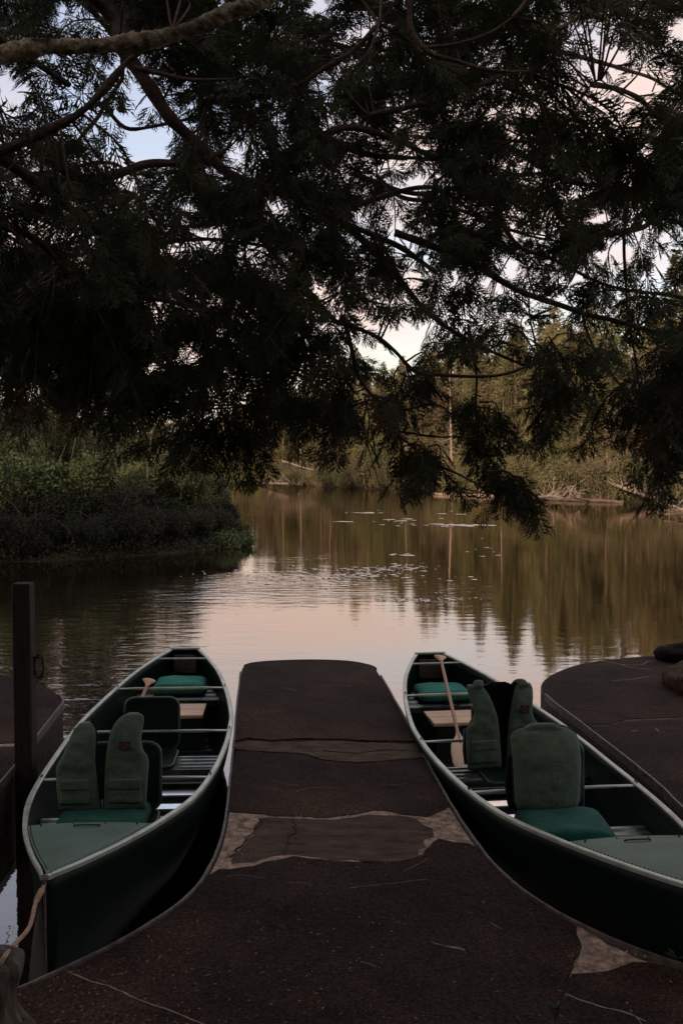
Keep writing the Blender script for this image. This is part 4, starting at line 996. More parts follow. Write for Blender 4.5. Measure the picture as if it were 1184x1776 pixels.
s0 = kind_('shrub', 'olive shrub along the far waterline', 'olive shrubs along the far waterline', *(lambda a: (a[0], M['brownbark'], a[1]))(bush_meshes(1.3, 1.7, 1300, 'farshrub', 5, .13, twigs=30)), cat='shrub', tn='stems', cn='foliage')
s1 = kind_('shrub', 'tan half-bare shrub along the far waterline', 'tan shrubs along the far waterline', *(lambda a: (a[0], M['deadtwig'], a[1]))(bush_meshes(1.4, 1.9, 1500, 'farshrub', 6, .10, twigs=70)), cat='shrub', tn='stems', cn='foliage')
FAR = [(-16, 106), (-10.5, 102), (-5.0, 95), (0.5, 84), (6.6, 71), (11.8, 62), (16.2, 53), (18.5, 44), (24, 38), (38, 30)]
def along(sv):
    acc = 0
    for a, b in zip(FAR, FAR[1:]):
        L = math.dist(a, b)
        if sv <= acc + L:
            q = (sv - acc) / L; t = ((b[0] - a[0]) / L, (b[1] - a[1]) / L); return (a[0] + (b[0] - a[0]) * q, a[1] + (b[1] - a[1]) * q), (-t[1] * -1, t[0] * -1)
        acc += L
    return FAR[-1], (0.5, 0.5)
TOTAL = sum(math.dist(a, b) for a, b in zip(FAR, FAR[1:]))
def far_row(d0, d1, step, picks, smin, smax, lean_in=0):
    sv = 0.3
    while sv < TOTAL:
        (x, y), nrm = along(sv + random.uniform(-.5, .5) * step); nx, ny = nrm
        if nx * 0.3 + ny < 0: nx, ny = -nx, -ny
        dd = random.uniform(d0, d1); x += nx * dd; y += ny * dd
        if not (abs(x / y) > .46 and y > 34):
            k = random.choice(picks); o, u = KINDS[k]; near = 1.12 - .0045 * (y - 60) if y > 60 else 1.12
            place(o, u, x, y, random.uniform(0, 6.28), random.uniform(smin, smax) * near)
        sv += step * random.uniform(.7, 1.35)
far_row(-.3, 1.2, 1.6, [s0, s0, s1, s1], .6, 1.2)
far_row(1.5, 3.8, 1.8, [s0, s1, s0, k3, k0, k2], .5, .95)
far_row(3.0, 6.0, 2.0, [s0, s1, k4], 1.0, 1.5) if False else far_row(3.0, 6.0, 2.6, [s0, s1], 1.1, 1.7)
far_row(4.0, 9.0, 2.6, [k4, k4, k2], .7, 1.05)
far_row(10, 15, 2.6, [k4, k0], .95, 1.3)
far_row(3.5, 7.0, 1.7, [k0, k0, k0, k2, k3, k3], .8, 1.15)
far_row(8.0, 13.0, 1.7, [k0, k1, k2, k0, k3], .95, 1.3)
far_row(14.0, 20.0, 1.9, [k0, k1, k3, k4], 1.15, 1.5)
bf = make_plant('young_fir', 'small bright green fir standing at the far waterline below the hanging boughs', 'tree', None, 'trunk', *(lambda a: (a[0], M['brownbark'], a[1]))(conifer_meshes(4.6, 1.35, 110, 17, 'brightfir', 21, .04, .8, .1, .22)), 'crown')
q = AT(972, 858, 62.5); bf.location = (q.x, q.y, .2)
bf = make_plant('young_fir', 'bright green fir to the right of the smaller one across the water', 'tree', None, 'trunk', *(lambda a: (a[0], M['brownbark'], a[1]))(conifer_meshes(5.6, 1.7, 120, 17, 'brightfir', 22, .04, .8, .15, .25)), 'crown')
q = AT(1120, 868, 56); bf.location = (q.x, q.y + 2, .3)

def snag(label, foot, H, seed, nb=16, m='deadwood', lean=(0, 0), r0=.09):
    r = np.random.default_rng(seed); o = empty('dead_tree', foot); tag(o, label, 'dead tree')
    tp = [(lean[0] * q * H, lean[1] * q * H, q * H - .3 * (1 - q)) for q in np.linspace(0, 1, 9)]
    mb = MB(); mb.tube(tp, [r0 * (1 - .85 * i / 8) for i in range(9)], 6); mb.build('trunk', M[m], o)
    for i in range(nb):
        q = r.uniform(.2, .98); a = r.uniform(0, 6.28); L = H * .17 * r.uniform(.4, 1.2) * (1.2 - q); p = Vector((lean[0] * q * H, lean[1] * q * H, q * H))
        mb = MB(); mb.tube(spline([p, p + Vector((math.cos(a) * L * .6, math.sin(a) * L * .4, -.16 * L)), p + Vector((math.cos(a) * L, math.sin(a) * L * .7, .15 * L))], 3), [.03, .026, .022, .018, .013, .009, .005], 4); mb.build('limb', M[m], o)
    return o
def foot(px, D): 
    x = (px - 592) / FPX * D; return (x, D, max(.1, h_at(x, D)))
snag('grey dead trunk with curling bare limbs among the far conifers', foot(784, 72.5), 8.6, 1, 26, 'deadwood', (-.03, 0), .13)
snag('thin bare trunk near the small bright fir across the water', foot(868, 66), 6.0, 2, 14, 'deadwood', (.02, 0), .07)
snag('leaning thin bare trunk left of the grey dead trunk across the water', foot(700, 76), 6.5, 3, 14, 'greybark', (.05, 0), .07)
snag('slim pale bare trunk above the tangle of driftwood', foot(1050, 59), 3.6, 4, 9, 'deadwood', (.01, 0), .07)
snag('spindly grey dead tree at the right end of the driftwood tangle', foot(1128, 56), 3.0, 5, 10, 'deadwood', (-.06, 0), .05)
snag('pale dead trunk among larches at the far left of the shore', foot(520, 92), 7.0, 6, 18, 'greybark', (.02, 0), .08)
def log(label, pts, r0, r1, m='deadwood', nb=0, seed=0, sub=3):
    P = spline(pts, 5); o = empty('fallen_log', P[0]); tag(o, label, 'fallen log'); b = P[0]; rr = random.Random(seed)
    mb = MB(); mb.tube([p - b + Vector((0, 0, .05 * noise.noise(p * .8))) for p in P], [r0 + (r1 - r0) * i / (len(P) - 1) for i in range(len(P))], 6); mb.build('trunk', M[m], o)
    for i in range(nb):
        p = P[int(rr.uniform(.12, 1) * (len(P) - 1))] - b; L = rr.uniform(.5, 1.7); a = rr.uniform(0, 6.28)
        mb = MB(); mb.tube(spline([p, p + Vector((math.cos(a) * L * rr.uniform(.2, .6), .2 * math.sin(a), L * rr.uniform(.15, .5))), p + Vector((math.cos(a) * L * rr.uniform(.5, 1.2), .3 * math.sin(a), L * rr.uniform(.3, 1.1)))], 3), [.035, .03, .026, .02, .016, .012, .006], 4); mb.build('limb', M[m], o)
    return o
log('long pale log lying along the far waterline under the hanging boughs', [G(752, 857, .05), G(830, 859, .10), G(915, 862, .06)], .13, .07, 'deadwood', 3, 1)
log('dark log half sunk beside the pale one on the far waterline', [G(912, 865, .04), G(990, 866, .10), G(1080, 871, .05)], .15, .09, 'brownbark', 8, 2)
log('long fallen dead tree slanting down to the water at the right shore', [AT(1020, 826, 57), AT(1080, 846, 54), AT(1140, 868, 50.5), AT(1192, 888, 45.5)], .13, .06, 'deadwood', 26, 3)
log('bleached fallen trunk crossing above the driftwood tangle', [AT(1012, 838, 59.5), AT(1070, 850, 57.5), AT(1130, 868, 55)], .09, .04, 'deadwood', 20, 4)
log('grey branchy driftwood lying left of the bleached trunk', [G(930, 862, .12), G(975, 861, .5), G(1020, 868, .08)], .09, .04, 'deadwood', 22, 5)
log('straight pale fallen pole leaning in the shrubs on the far left shore', [AT(490, 800, 90), AT(545, 816, 88.5)], .08, .05, 'deadwood', 0, 6)
log('grey brushy log at the far left waterline', [G(455, 838.5, .2), G(500, 839, .5), G(525, 842.5, .1)], .10, .05, 'deadwood', 16, 7)
log('dark half-sunk branch reaching into the water at the right edge', [G(1150, 893, .10), G(1180, 892, .16), G(1230, 892, .3)], .05, .07, 'brownbark', 5, 8)

# ------------------------------------------------------------------ left bank
LB = []
def lk(kind, label, group, a, tmat, cat='shrub', tn='stems', cn='foliage'):
    o = make_plant(kind, label, cat, group, tn, a[0], tmat, a[1], cn); return [o, [False]]
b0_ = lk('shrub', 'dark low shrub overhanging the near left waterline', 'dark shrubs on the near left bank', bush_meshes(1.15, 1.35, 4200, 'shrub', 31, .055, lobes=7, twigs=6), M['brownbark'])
b1_ = lk('shrub', 'dull green rounded shrub on the near left bank', 'green shrubs on the near left bank', bush_meshes(1.3, 1.9, 3000, 'shrubgreen', 32, .085, lobes=6, twigs=6), M['brownbark'])
b2_ = lk('shrub', 'lighter leafy shrub further back on the left bank', 'leafy shrubs further back on the left bank', bush_meshes(1.5, 2.2, 2800, 'shrubgreen', 33, .085, twigs=24), M['brownbark'])
B0L = {0: 'small dark shrub right at the water on the tip of the left bank', 10: 'dark shrub on the far side of the left bank tip', 11: 'dark waterside shrub nearest the left edge of the view'}
for bi, (x, y, s) in enumerate([(-3.3, 26.3, .58), (-3.9, 25.6, .72), (-4.5, 24.7, .8), (-5.3, 24.0, .85), (-6.1, 23.3, .85), (-7.0, 22.7, .9), (-7.9, 22.2, .95), (-8.9, 21.7, .95), (-9.9, 21.2, 1.0), (-11, 20.7, 1.0), (-3.4, 28.0, .7), (-12.1, 20.5, 1.0), (-5.2, 25.4, .95), (-7.3, 24.0, 1.0)]):
    place(b0_[0], b0_[1], x, y, random.uniform(0, 6.28), s * random.uniform(.75, 1.2), B0L.get(bi, 'dark low shrub overhanging the near left waterline'))
for (x, y, s) in [(-4.8, 27.6, .95), (-6.2, 26.2, 1.0), (-7.6, 25.4, 1.05), (-9.2, 24.6, 1.15), (-4.6, 30.5, .9), (-11, 24, 1.2), (-5.9, 29.0, 1.1)]:
    place(b1_[0], b1_[1], x, y, random.uniform(0, 6.28), s * random.uniform(.65, 1.3))
for (x, y, s) in [(-5.6, 34, 1.0), (-7.4, 31.5, 1.0), (-9.4, 29.0, 1.1), (-6.8, 38, 1.0), (-9.2, 36, 1.0), (-11.8, 32, 1.0), (-8.2, 46, 1.0), (-11, 43, 1.0), (-13.5, 38, 1.0), (-9.2, 58, 1.1), (-12.5, 54, 1.1), (-16, 46, 1.1), (-12, 70, 1.4), (-11.5, 82, 1.5), (-16, 66, 1.4), (-13, 27, 1.0), (-9.6, 40, 1.6), (-11.6, 44, 1.8), (-13.6, 41, 1.8), (-15.4, 45, 1.9), (-17.5, 50, 2.0), (-10.6, 50, 1.8), (-8.6, 37, 1.35), (-11.2, 34, 1.4), (-13.4, 35, 1.6), (-9.9, 33, 1.3)]:
    place(b2_[0], b2_[1], x, y, random.uniform(0, 6.28), s)
lt = lk('leafy_tree', 'slim leafy tree behind the shrubs on the left bank', 'slim leafy trees on the left bank', tree_leafy(9.5, 2.2, 41, 'shrub', 40, 4200, .10, .5), M['brownbark'], 'tree', 'trunk', 'crown')
for (x, y, s) in [(-8.6, 33, .72), (-11.6, 36, .9), (-14.5, 36, 1.0), (-10.4, 48, .85), (-16.5, 50, 1.1), (-12.8, 63, 1.0), (-17, 75, 1.2)]:
    place(lt[0], lt[1], x, y, random.uniform(0, 6.28), s)
lc = lk('conifer', 'dark conifer with bare lower trunk on the left bank', 'dark conifers on the left bank', conifer_meshes(12, 2.1, 150, 17, 'shrub', 43, .42, .7, .2, .28, dead=24), M['brownbark'], 'tree', 'trunk', 'crown')
for (x, y, s) in [(-9.8, 40, .80), (-12.6, 45, .92), (-15.6, 47, .95), (-11.9, 55, .9)]:
    place(lc[0], lc[1], x, y, random.uniform(0, 6.28), s)
# the small autumn tree with a few orange leaves
at_ = make_plant('young_birch', 'thin young birch with a few orange leaves over the left shrubs', 'tree', None, 'trunk', *(lambda a: (a[0], M['brownbark'], a[1]))(tree_leafy(4.2, 1.5, 51, 'shrubgreen', 22, 520, .075, .3)), 'crown')
at_.location = (-5.3, 26.4, .25); at_.rotation_euler = (0, R(8), 1.0)
n = 26; P = np.array([[RNG.uniform(-.9, .9), RNG.uniform(-.6, .6), RNG.uniform(1.9, 3.9)] for _ in range(n)]); V, T = bake(CLUMPS[:2], P, rnd_dirs(n), rnd_dirs(n), RNG.uniform(.05, .09, n))
link('autumn_leaves', trimesh('autumn_leaves', V, T, M['orange']), at_)
wp = make_plant('waterside_plant', 'bright low leafy plant at the tip of the left bank', 'plant', None, 'stems', *(lambda a: (a[0], M['brownbark'], a[1]))(bush_meshes(.62, .42, 900, 'weed', 61, .06, 10, 6)), 'foliage')
wp.location = (-2.95, 26.0, .02)
# undergrowth behind the shores, one uncountable mass each
def ground_cover(name, label, pts, m, leaf):
    n = len(pts); V, T = bake(CLUMPS, pts, rnd_dirs(n) + np.array([0, 0, .8]), rnd_dirs(n), RNG.uniform(.7, 1.5, n) * leaf)
    tag(link(name, trimesh(name, V, T, m)), label, 'undergrowth', None, 'stuff')
def scatter(n, x0, x1, y0, y1, dmin, dmax, hmax):
    x = RNG.uniform(x0, x1, n); y = RNG.uniform(y0, y1, n); d = lake_dist(x, y); k = (d > dmin) & (d < dmax) & (np.abs(x / y) < .5)
    x, y = x[k], y[k]; return np.stack([x, y, land_h(x, y) + RNG.uniform(0, 1, len(x)) ** 1.6 * hmax], 1)
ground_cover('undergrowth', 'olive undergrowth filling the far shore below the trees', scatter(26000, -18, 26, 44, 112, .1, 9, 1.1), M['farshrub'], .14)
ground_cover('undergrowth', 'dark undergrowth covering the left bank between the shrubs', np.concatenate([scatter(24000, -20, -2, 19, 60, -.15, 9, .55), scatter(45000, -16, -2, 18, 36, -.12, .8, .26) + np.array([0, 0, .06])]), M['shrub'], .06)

# ------------------------------------------------------------------ floating leaves on the pond; pale flecks also paint sky glints on ripples
def pads(name, label, blobs):
    V, F = [], []
    for (px, py, spx, spy, n, sz) in blobs:
        for i in range(n):
            x, y = px + random.gauss(0, spx), py + random.gauss(0, spy); p = G(x, y, .004 + random.uniform(0, .004)); r = sz * random.choice((.45, .6, .8, 1.0, 1.9)); a0 = random.uniform(0, 6.28); b = len(V)
            for k in range(7): w_ = a0 + 5.7 * k / 6; V.append((p.x + r * math.cos(w_), p.y + r * .7 * math.sin(w_), p.z + .004 * math.sin(w_ * 2)))
            F.append(tuple(range(b, b + 7)))
    tag(link(name, mesh(name, V, F, M['pad'])), label, 'floating leaves', None, 'stuff')
pads('pond_leaves_and_glints', 'pale floating leaves, weed and painted sky glints scattered over the pond', [(610, 998, 60, 5.5, 150, .05), (530, 1006, 60, 7, 60, .045), (705, 984, 26, 3, 45, .05), (640, 988, 55, 2, 60, .05), (694, 962, 14, .8, 14, .09), (715, 1041, 22, 1.2, 30, .04), (690, 1039, 30, 1.0, 30, .035), (790, 1040, 22, 1.5, 16, .035), (790, 911, 28, 1.3, 22, .16), (640, 889, 22, .5, 9, .2), (690, 905, 40, 5, 10, .14), (760, 912, 20, 1, 8, .15), (620, 905, 20, .4, 4, .15), (450, 1000, 60, 12, 60, .03), (840, 950, 30, 10, 8, .08), (800, 890, 60, 4, 10, .13), (770, 1010, 30, 10, 10, .04)])

# litter on the landing
V, F = [], []
poly = [tuple(p) for p in full]
def inside(x, y):
    r_ = False
    for i in range(len(poly)):
        a, b = poly[i], poly[(i + 1) % len(poly)]
        if (a[1] > y) != (b[1] > y) and x < a[0] + (y - a[1]) / (b[1] - a[1]) * (b[0] - a[0]): r_ = not r_
    return r_
for i in range(1500):
    if i < 450: x, y = random.uniform(-1.4, 1.5), 2.6 + random.random() ** 2 * 5.5
    elif i < 700: x, y = random.gauss(-.95, .22), random.gauss(3.35, .22)
    else: x, y = random.uniform(-1.1, .3), random.uniform(2.9, 4.2)
    if i >= 700 and random.random() > .35: continue
    if not inside(x, y) or not inside(x - .03, y) or not inside(x + .03, y): continue
    r_ = random.uniform(.0025, .0065); a = random.uniform(0, 6.28); b = len(V); z = TOP + .0015
    for k in range(4): w_ = a + k * math.pi / 2; rr = r_ * (1.7 if k % 2 == 0 else .6); V.append((x + rr * math.cos(w_), y + rr * math.sin(w_), z + random.uniform(0, .003)))
    F.append(tuple(range(b, b + 4)))
tag(link('leaf_litter', mesh('leaf_litter', V, F, M['litter'])), 'tiny dry leaf flakes scattered over the dark landing', 'leaf litter', None, 'stuff')
for i, (px, py, sc, lab) in enumerate([(1172, 1664, 1.0, 'small green weed growing at the landing edge beside the hull'), (964, 1748, .6, 'tiny pale weed in the seam of the landing')]):
    p = G(px, py, TOP); o = empty('weed', p); tag(o, lab, 'weed'); 
    for k in range(9):
        a = random.uniform(0, 6.28); L = random.uniform(.03, .065) * sc; u = Vector((math.cos(a), math.sin(a), random.uniform(.2, .9))) * L; s_ = Vector((-math.sin(a), math.cos(a), 0)) * L * .22
        link('leaf', mesh('leaf', [(0, 0, 0), tuple(u * .5 + s_), tuple(u + Vector((0, 0, -.2 * L))), tuple(u * .5 - s_)], [(0, 1, 2, 3)], M['weed']), o)

# ------------------------------------------------------------------ the big cedar whose boughs hang over the landing
TR = Vector((-3.3, 0.6, 0)); hz = h_at(-3.3, .6)
cedar = empty('cedar_tree', (TR.x, TR.y, hz)); tag(cedar, 'great dark cedar whose boughs hang across the whole view', 'tree')
base = Vector((TR.x, TR.y, hz))
def cpart(mb, name, m): 
    mb.v = [tuple(Vector(v) - base) for v in mb.v]; return mb.build(name, M[m], cedar)
mb = MB(); mb.tube([TR + Vector((.05 * math.sin(z), .05 * math.cos(z * 1.3), z)) for z in np.linspace(-.3, 10, 14)], [.34 - .022 * i for i in range(14)], 12); cpart(mb, 'trunk', 'bark')
LIMB_PTS = []
def limb(px, D, r0, r1, m='bark', start=None, rough=.25):
    """a bough through picture points at distance D (one number or one per point), r in metres"""
    Ds = D if isinstance(D, (list, tuple)) else [D] * len(px)
    pts = [AT(x, y, d) for (x, y), d in zip(px, Ds)]
    if start is not None: e_ = pts[0] - (pts[1] - pts[0]) * 1.2; pts = [Vector(start), Vector(start).lerp(e_, .55) + Vector((0, 0, .15)), e_] + pts
    P = spline(pts, 7 if m != 'lichen' else 26); n = len(P)
    P = [p + Vector((noise.noise(p * 2.1), noise.noise(p * 2.1 + Vector((9, 0, 0))), noise.noise(p * 2.1 + Vector((0, 9, 0))))) * .035 for p in P]
    mb = MB(); mb.tube(P, [(r0 + (r1 - r0) * (i / (n - 1)) ** .8) * (1 + rough * noise.noise(p * 11)) for i, p in enumerate(P)], 8 if m != 'lichen' else 16)
    if m == 'lichen':
        for i, q in enumerate(mb.v):
            q = Vector(q); c_ = P[min(i // 16, n - 1)]; d_ = q - c_; k_ = 1 + .30 * noise.noise(q * 9) + .24 * noise.noise(q * 60) + .30 * noise.noise(q * 140)
            mb.v[i] = tuple(c_ + d_ * k_)
    cpart(mb, 'limb', m)
    LIMB_PTS.extend(P); return P
def tz(z): return (TR.x, TR.y, z)
limb([(-40, 108), (60, 82), (150, 78), (250, 66), (330, 46), (400, 20), (455, -2), (540, -60)], 2.6, .026, .018, 'lichen', tz(3.2), .35)
limb([(205, 70), (255, 150), (290, 205), (345, 250), (400, 292), (455, 312), (520, 345), (600, 385), (690, 425), (760, 470)], [4.4, 4.4, 4.4, 4.45, 4.5, 4.6, 4.8, 5, 5.2, 5.4], .045, .012, 'bark', tz(5.2))
limb([(-30, 262), (60, 228), (130, 195), (185, 150), (225, 110), (300, 60)], 3.5, .026, .010, 'bark', tz(3.1), .5)
limb([(235, 125), (290, 140), (340, 150), (400, 145), (450, 130)], 3.5, .010, .004)
limb([(365, 180), (420, 172), (500, 150), (560, 110), (610, 80), (660, 30)], 3.6, .014, .007, 'bark', None, .4)
limb([(60, 250), (150, 310), (215, 305), (260, 290), (330, 282), (390, 255)], [3.8, 4, 4.1, 4.2, 4.3, 4.4], .030, .012, 'bark', None)
limb([(75, 330), (150, 380), (215, 430), (290, 500), (380, 550), (460, 620), (540, 660)], [4.4, 4.6, 4.8, 5, 5.2, 5.4, 5.6], .034, .008, 'bark', tz(4.2))
limb([(-30, 380), (60, 410), (120, 470), (200, 505), (300, 520), (420, 560), (520, 600)], [4.0, 4.2, 4.4, 4.6, 4.8, 5.0, 5.2], .028, .006, 'bark', tz(3.6))
limb([(600, 385), (664, 444), (699, 488), (738, 533), (797, 577), (856, 607), (920, 632)], 5.1, .022, .006)
limb([(690, 405), (782, 444), (837, 469), (896, 503), (975, 533), (1024, 550), (1073, 558), (1143, 572), (1230, 580)], 5.1, .020, .010)
limb([(432, 330), (449, 400), (487, 456), (532, 506), (568, 547), (600, 560), (649, 582), (689, 612), (728, 649), (773, 651), (817, 649), (876, 641), (942, 622)], 4.5, .013, .006)
limb([(585, 540), (606, 600), (630, 661), (658, 700), (682, 746), (722, 779), (767, 804), (810, 825), (868, 862)], 4.5, .011, .004)
limb([(810, 560), (818, 610), (822, 650), (821, 690), (826, 740)], 5.0, .010, .004)
limb([(1009, 540), (1015, 575), (1034, 617), (1074, 671), (1120, 692)], 4.9, .009, .004)
limb([(715, -20), (720, 50), (752, 90), (800, 102), (860, 116), (920, 120)], 3.3, .011, .005)
limb([(740, 80), (790, 72), (850, 52), (890, 28)], 3.4, .008, .003)
limb([(700, 720), (760, 705), (800, 727), (840, 724)], 4.7, .007, .003)
limb([(690, 755), (750, 758), (800, 752)], 4.7, .007, .003)
limb([(640, 200), (700, 190), (780, 170), (870, 130), (950, 60), (1010, 20)], [5.2, 5.2, 5.2, 5.3, 5.4, 5.5], .018, .007)
limb([(520, 260), (600, 220), (680, 240), (760, 275), (860, 300), (960, 290), (1060, 262), (1150, 240)], [5.0, 5.1, 5.2, 5.3, 5.4, 5.5, 5.6, 5.7], .020, .006)
limb([(930, 250), (985, 200), (1030, 140), (1060, 150), (1110, 170)], 4.6, .008, .003)
limb([(1230, 140), (1150, 250), (1100, 320), (1080, 420), (1090, 520), (1100, 640), (1085, 720)], [4.6, 4.7, 4.8, 4.9, 5, 5, 5], .014, .004)
limb([(860, 360), (900, 420), (960, 450), (1040, 488), (1120, 500), (1200, 515)], 5.6, .014, .006)
limb([(1250, 420), (1180, 560), (1150, 680), (1140, 780), (1150, 840)], 4.4, .014, .004)
limb([(470, 300), (430, 420), (440, 520), (420, 640), (430, 720)], [5.6, 5.8, 6, 6, 6.1], .012, .004)
limb([(330, 480), (360, 560), (350, 640), (370, 720), (380, 770)], [5, 5, 5.1, 5.1, 5.1], .012, .003)
# further boughs deeper in the crown and overhead
rl_ = random.Random(5)
for i in range(22):
    x0 = rl_.uniform(-150, 1100); y0 = rl_.uniform(-150, 470); D0 = rl_.uniform(5.6, 9.0); px = [(x0, y0)]
    for k in range(5): px.append((px[-1][0] + rl_.uniform(20, 110), px[-1][1] + rl_.uniform(-20, 45)))
    limb(px, [D0 + .12 * k for k in range(6)], .024, .006)
for i in range(9):
    limb([(-420 + 60 * i + rl_.uniform(-40, 40), 330 + 30 * (i % 4)), (-260 + 30 * i, 380 + 40 * (i % 3)), (-160 + 20 * i, 460 + 40 * (i % 3))], [7 + .4 * i, 8.4 + .45 * i, 10 + .45 * i], .03, .008, 'bark', tz(4.5))
for i in range(16):
    a = rl_.uniform(-2.6, 1.3); z = rl_.uniform(3.3, 6.5); L = rl_.uniform(2.5, 5.5)
    e = Vector((math.cos(a), math.sin(a), 0)); P = spline([Vector(tz(z)), Vector(tz(z + .3)) + e * L * .5, Vector(tz(z - .1)) + e * L], 7)
    mb = MB(); mb.tube(P, [.05 - .0028 * k for k in range(len(P))], 6); cpart(mb, 'limb', 'bark'); LIMB_PTS.extend(P)
LP3 = np.array([tuple(p) for p in LIMB_PTS])

# how thick the crown hangs over each part of the view (rows every 100 px from -100, columns every 100 px from 0)
DENS = np.array([
 [.8, .8, .8, .9, .9, .9, .9, .9, .9, .9, .7, .8, .9],
 [.75, .75, .80, .95, 1, 1, 1, 1, 1, .90, .55, .75, .90],
 [.70, .50, .40, .80, .95, 1, 1, .90, .95, .85, .18, .45, .80],
 [.80, .60, .30, .75, .80, .90, .80, .75, .90, .85, .30, .35, .90],
 [.95, .90, .50, .80, .85, .95, .85, .80, .80, .95, .85, .80, .95],
 [.85, .95, .95, 1, 1, .95, .80, .80, .85, .90, .80, .45, .45],
 [.70, .90, 1, 1, 1, .95, .90, .95, .55, .55, .60, .50, .80],
 [1, 1, 1, 1, .95, .95, .92, .42, .10, .20, .55, .42, .80],
 [1, 1, .95, .90, .45, .72, .72, .22, .06, .08, .30, .18, .72],
 [.18, .2, .16, .22, .05, .0, .06, .06, .02, .0, .0, .08, .75],
 [0, 0, 0, 0, 0, 0, 0, 0, 0, 0, 0, 0, .05]])
def dens(px, py):
    x = np.clip(np.asarray(px) / 100, 0, 11.999); y = np.clip((np.asarray(py) + 100) / 100, 0, 9.999); i, j = x.astype(int), y.astype(int); u, v = x - i, y - j
    return DENS[j, i] * (1 - u) * (1 - v) + DENS[j, i + 1] * u * (1 - v) + DENS[j + 1, i] * (1 - u) * v + DENS[j + 1, i + 1] * u * v
SP, SD, SU, SS = [], [], [], []
twigs = MB()
def cluster(end, nsp, scale, start=None, drop=.5, tw=True, spread=1.0):
    end = Vector(end)
    if start is None:
        d2 = ((LP3 - np.array(end)) ** 2).sum(1); st = Vector(LP3[int(d2.argmin())])
    else: st = Vector(start)
    v = end - st
    if v.length > .9: st = end - v.normalized() * .9 + Vector((0, 0, .12)); v = end - st
    if start is None and v.length < .25: v = Vector(tuple(RNG.normal(0, 1, 3))).normalized() * .35 + Vector((0, 0, -.1)); end = st + v
    mid = st + v * .5 + Vector((0, 0, .10 * v.length)) + Vector(tuple(RNG.normal(0, .04, 3)))
    P = spline([st, mid, end + Vector((0, 0, -.05))], 4)
    if tw: twigs.tube(P, [.0060, .0056, .0052, .0047, .0042, .0036, .003, .0025, .0018], 3, False)
    t = (P[-1] - P[3]).normalized(); side = t.cross(Vector((0, 0, 1)))
    if side.length < .2: side = Vector((1, 0, 0))
    side.normalize(); tilt = RNG.normal(0, .7)
    for k in range(nsp):
        q = .30 + .70 * (k + RNG.uniform(0, 1)) / nsp; f = q * (len(P) - 1); i = min(int(f), len(P) - 2); p = P[i].lerp(P[i + 1], f - i)
        s = (1 if k % 2 else -1) * RNG.uniform(.35, 1.0) * spread; d = t * RNG.uniform(.5, 1.0) + side * s + Vector((0, 0, -drop * RNG.uniform(.2, 1.5)))
        up = Vector((0, 0, 1)) + side * (tilt + RNG.normal(0, .55)) + t * RNG.normal(0, .6)
        SP.append(tuple(p)); SD.append(tuple(d)); SU.append(tuple(up)); SS.append(scale * RNG.uniform(.65, 1.25))
cnt = 0
while cnt < 1080:
    x, y = RNG.uniform(-120, 1300), RNG.uniform(-160, 870)
    if RNG.uniform() > dens(x, y) ** 1.25: continue
    D = 3.4 + 5.2 * RNG.uniform() ** .8
    if y > 560: D = 3.9 + 2.6 * RNG.uniform()
    cluster(AT(x, y, D), 12, .74 if D < 6 else .92, drop=.6 if y > 560 else .3, tw=bool(dens(x, y) > .5)); cnt += 1
HANG = len(SP)
# hanging clusters seen singly below the crown
for (x, y, D, n_, sp_, st) in [(840, 735, 4.8, 6, 26, (826, 700)), (850, 770, 4.8, 5, 22, (836, 720)), (884, 846, 4.6, 5, 13, (852, 832)), (898, 866, 4.6, 4, 9, (866, 842)), (740, 785, 4.5, 5, 18, (722, 765)), (755, 805, 4.5, 3, 10, (732, 778)), (640, 770, 4.6, 7, 34, (640, 690)), (400, 750, 5.1, 9, 34, (372, 700)), (430, 785, 5.1, 4, 18, (390, 730)), (350, 790, 5.1, 4, 20, (365, 730)), (965, 690, 4.9, 7, 26, (960, 600)), (950, 750, 4.9, 4, 18, (960, 690)), (1080, 735, 4.9, 5, 20, (1085, 680)), (1145, 800, 4.4, 6, 24, (1150, 740)), (1172, 770, 4.4, 4, 22, (1160, 710)), (1120, 690, 4.8, 5, 20, (1110, 640)), (720, 690, 4.7, 6, 28, (700, 640)), (560, 760, 5.2, 7, 34, (550, 680)), (480, 720, 5.3, 5, 22, (490, 650)), (800, 590, 5.0, 3, 16, (815, 560)), (885, 600, 5.1, 4, 20, (860, 590))]:
    for k in range(n_):
        e = AT(x + RNG.normal(0, sp_ * 1.2), y + RNG.normal(0, sp_ * .9), D + RNG.normal(0, .10)); s0_ = AT(st[0] + RNG.normal(0, 8), st[1] + RNG.normal(0, 8), D); cluster(s0_ + (e - s0_) * RNG.uniform(.7, 1.5), 6, .70, s0_, drop=.22, spread=.75)
NEAR = len(SP)
# boughs added over the water beyond the left edge to darken its reflections
for i in range(230):
    e = Vector((RNG.uniform(-8.5, -2.6), RNG.uniform(7.5, 14), 2.3 + 4.2 * RNG.uniform() ** 1.3)); x, y = proj(np.array([tuple(e)]))
    if x[0] > 60 or (x[0] > -150 and y[0] > 660): continue
    cluster(e, 10, 1.5, drop=.4)
# unseen crown overhead and behind the viewer, added for its shade
for i in range(620):
    e = Vector((RNG.uniform(-6.5, 5.5), RNG.uniform(-5.5, 6.5), RNG.uniform(3.6, 7.5)))
    x, y = proj(np.array([tuple(e)]))
    if e.y > -.8 and (e.y < .6 or (-350 < x[0] < 1540 and y[0] > -420)): continue
    cluster(e, 7, 2.2, tw=False)
tw_ = cpart(twigs, 'twigs', 'twig'); tw_['kind'] = 'stuff'
SP, SD, SU, SS = (np.array(a) for a in (SP, SD, SU, SS))
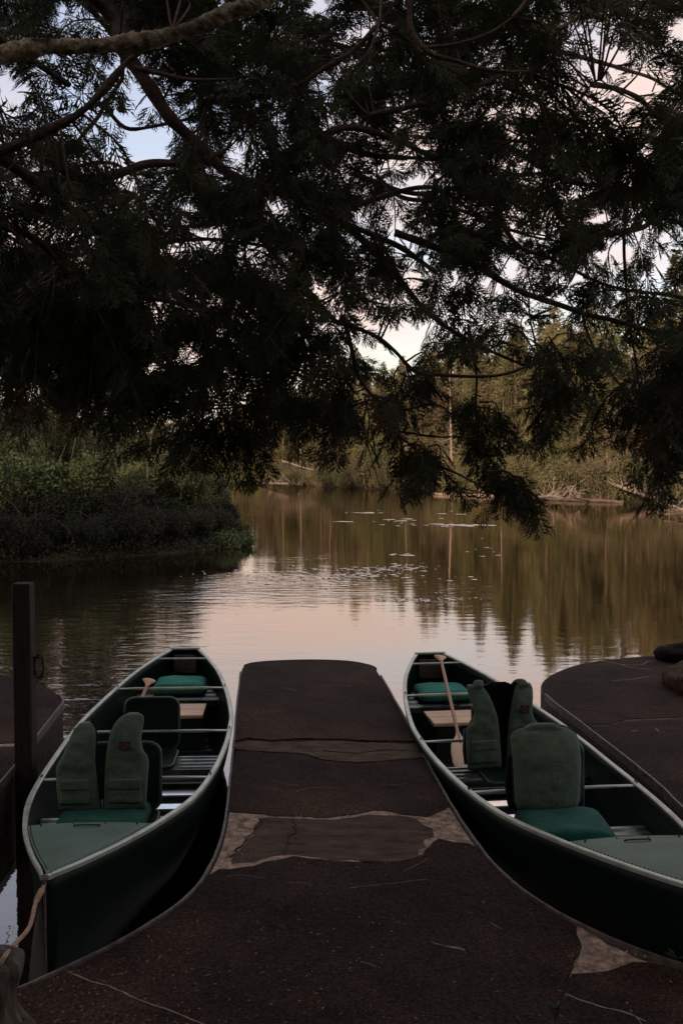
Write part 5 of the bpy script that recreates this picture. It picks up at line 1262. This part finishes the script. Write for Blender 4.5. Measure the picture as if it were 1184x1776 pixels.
# thin out where the view opens to the sky or to the far shore
V0 = SP + SD / np.linalg.norm(SD, axis=1, keepdims=True) * (.11 * SS[:, None]); px, py = proj(V0); pr = dens(px, py)
keep = (RNG.uniform(0, 1, len(SP)) < np.clip(pr * 1.45, 0, 1)) | (np.arange(len(SP)) >= HANG)
inside_v = (px > -100) & (px < 1290)
keep = keep | ~inside_v
SP, SD, SU, SS = SP[keep] - np.array(base), SD[keep], SU[keep], SS[keep]; px, py = px[keep], py[keep]
dist = np.linalg.norm(SP + np.array(base) - np.array([0, 0, CAM_H]), axis=1)
vis = (px > 0) & (px < 1184) & (py > 0) & (py < 900) & (SP[:, 1] + base.y > 1.5)
order = np.argsort(np.where(vis, dist - (py > 640) * 1.2, 1e6)); single = order[:280]; rest = np.setdiff1d(np.arange(len(SP)), single)
V, T = bake(SPRAYS, SP[rest], SD[rest], SU[rest], SS[rest])
cr = link('crown', trimesh('crown', V, T, M['cedar']), cedar); cr['kind'] = 'stuff'
SM = [trimesh('leaf_spray', v, t_, M['cedar']) for v, t_ in SPRAYS]; SB = [trimesh('dry_spray', v, t_, M['dryleaf']) for v, t_ in SPRAYS]; FR = frames(SD[single], SU[single])
for k, i in enumerate(single):
    o = link('dry_spray', SB[k % 5], cedar) if k % 17 == 3 else link('leaf_spray', SM[k % 5], cedar); o.matrix_local = Matrix.Translation(Vector(SP[i])) @ Matrix(FR[k].tolist()).to_4x4() @ Matrix.Scale(float(SS[i]), 4)

# unseen woods behind the landing, added to shade it from the low sun
wd = lk('conifer', 'tall dark unseen conifer added behind the landing for its shade', 'woods behind the landing', conifer_meshes(14, 3.2, 220, 22, 'shrub', 71, .03, .45, .2, .6), M['brownbark'], 'tree', 'trunk', 'crown')
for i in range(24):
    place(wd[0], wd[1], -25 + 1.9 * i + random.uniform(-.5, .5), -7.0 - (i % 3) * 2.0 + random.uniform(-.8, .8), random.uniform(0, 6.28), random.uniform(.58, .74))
for i in range(9):  # taller unseen trees, added to shade the left bank
    place(wd[0], wd[1], -27 - 2.4 * i + random.uniform(-.5, .5), -6.0 - (i % 2) * 2.5, random.uniform(0, 6.28), random.uniform(1.0, 1.15))
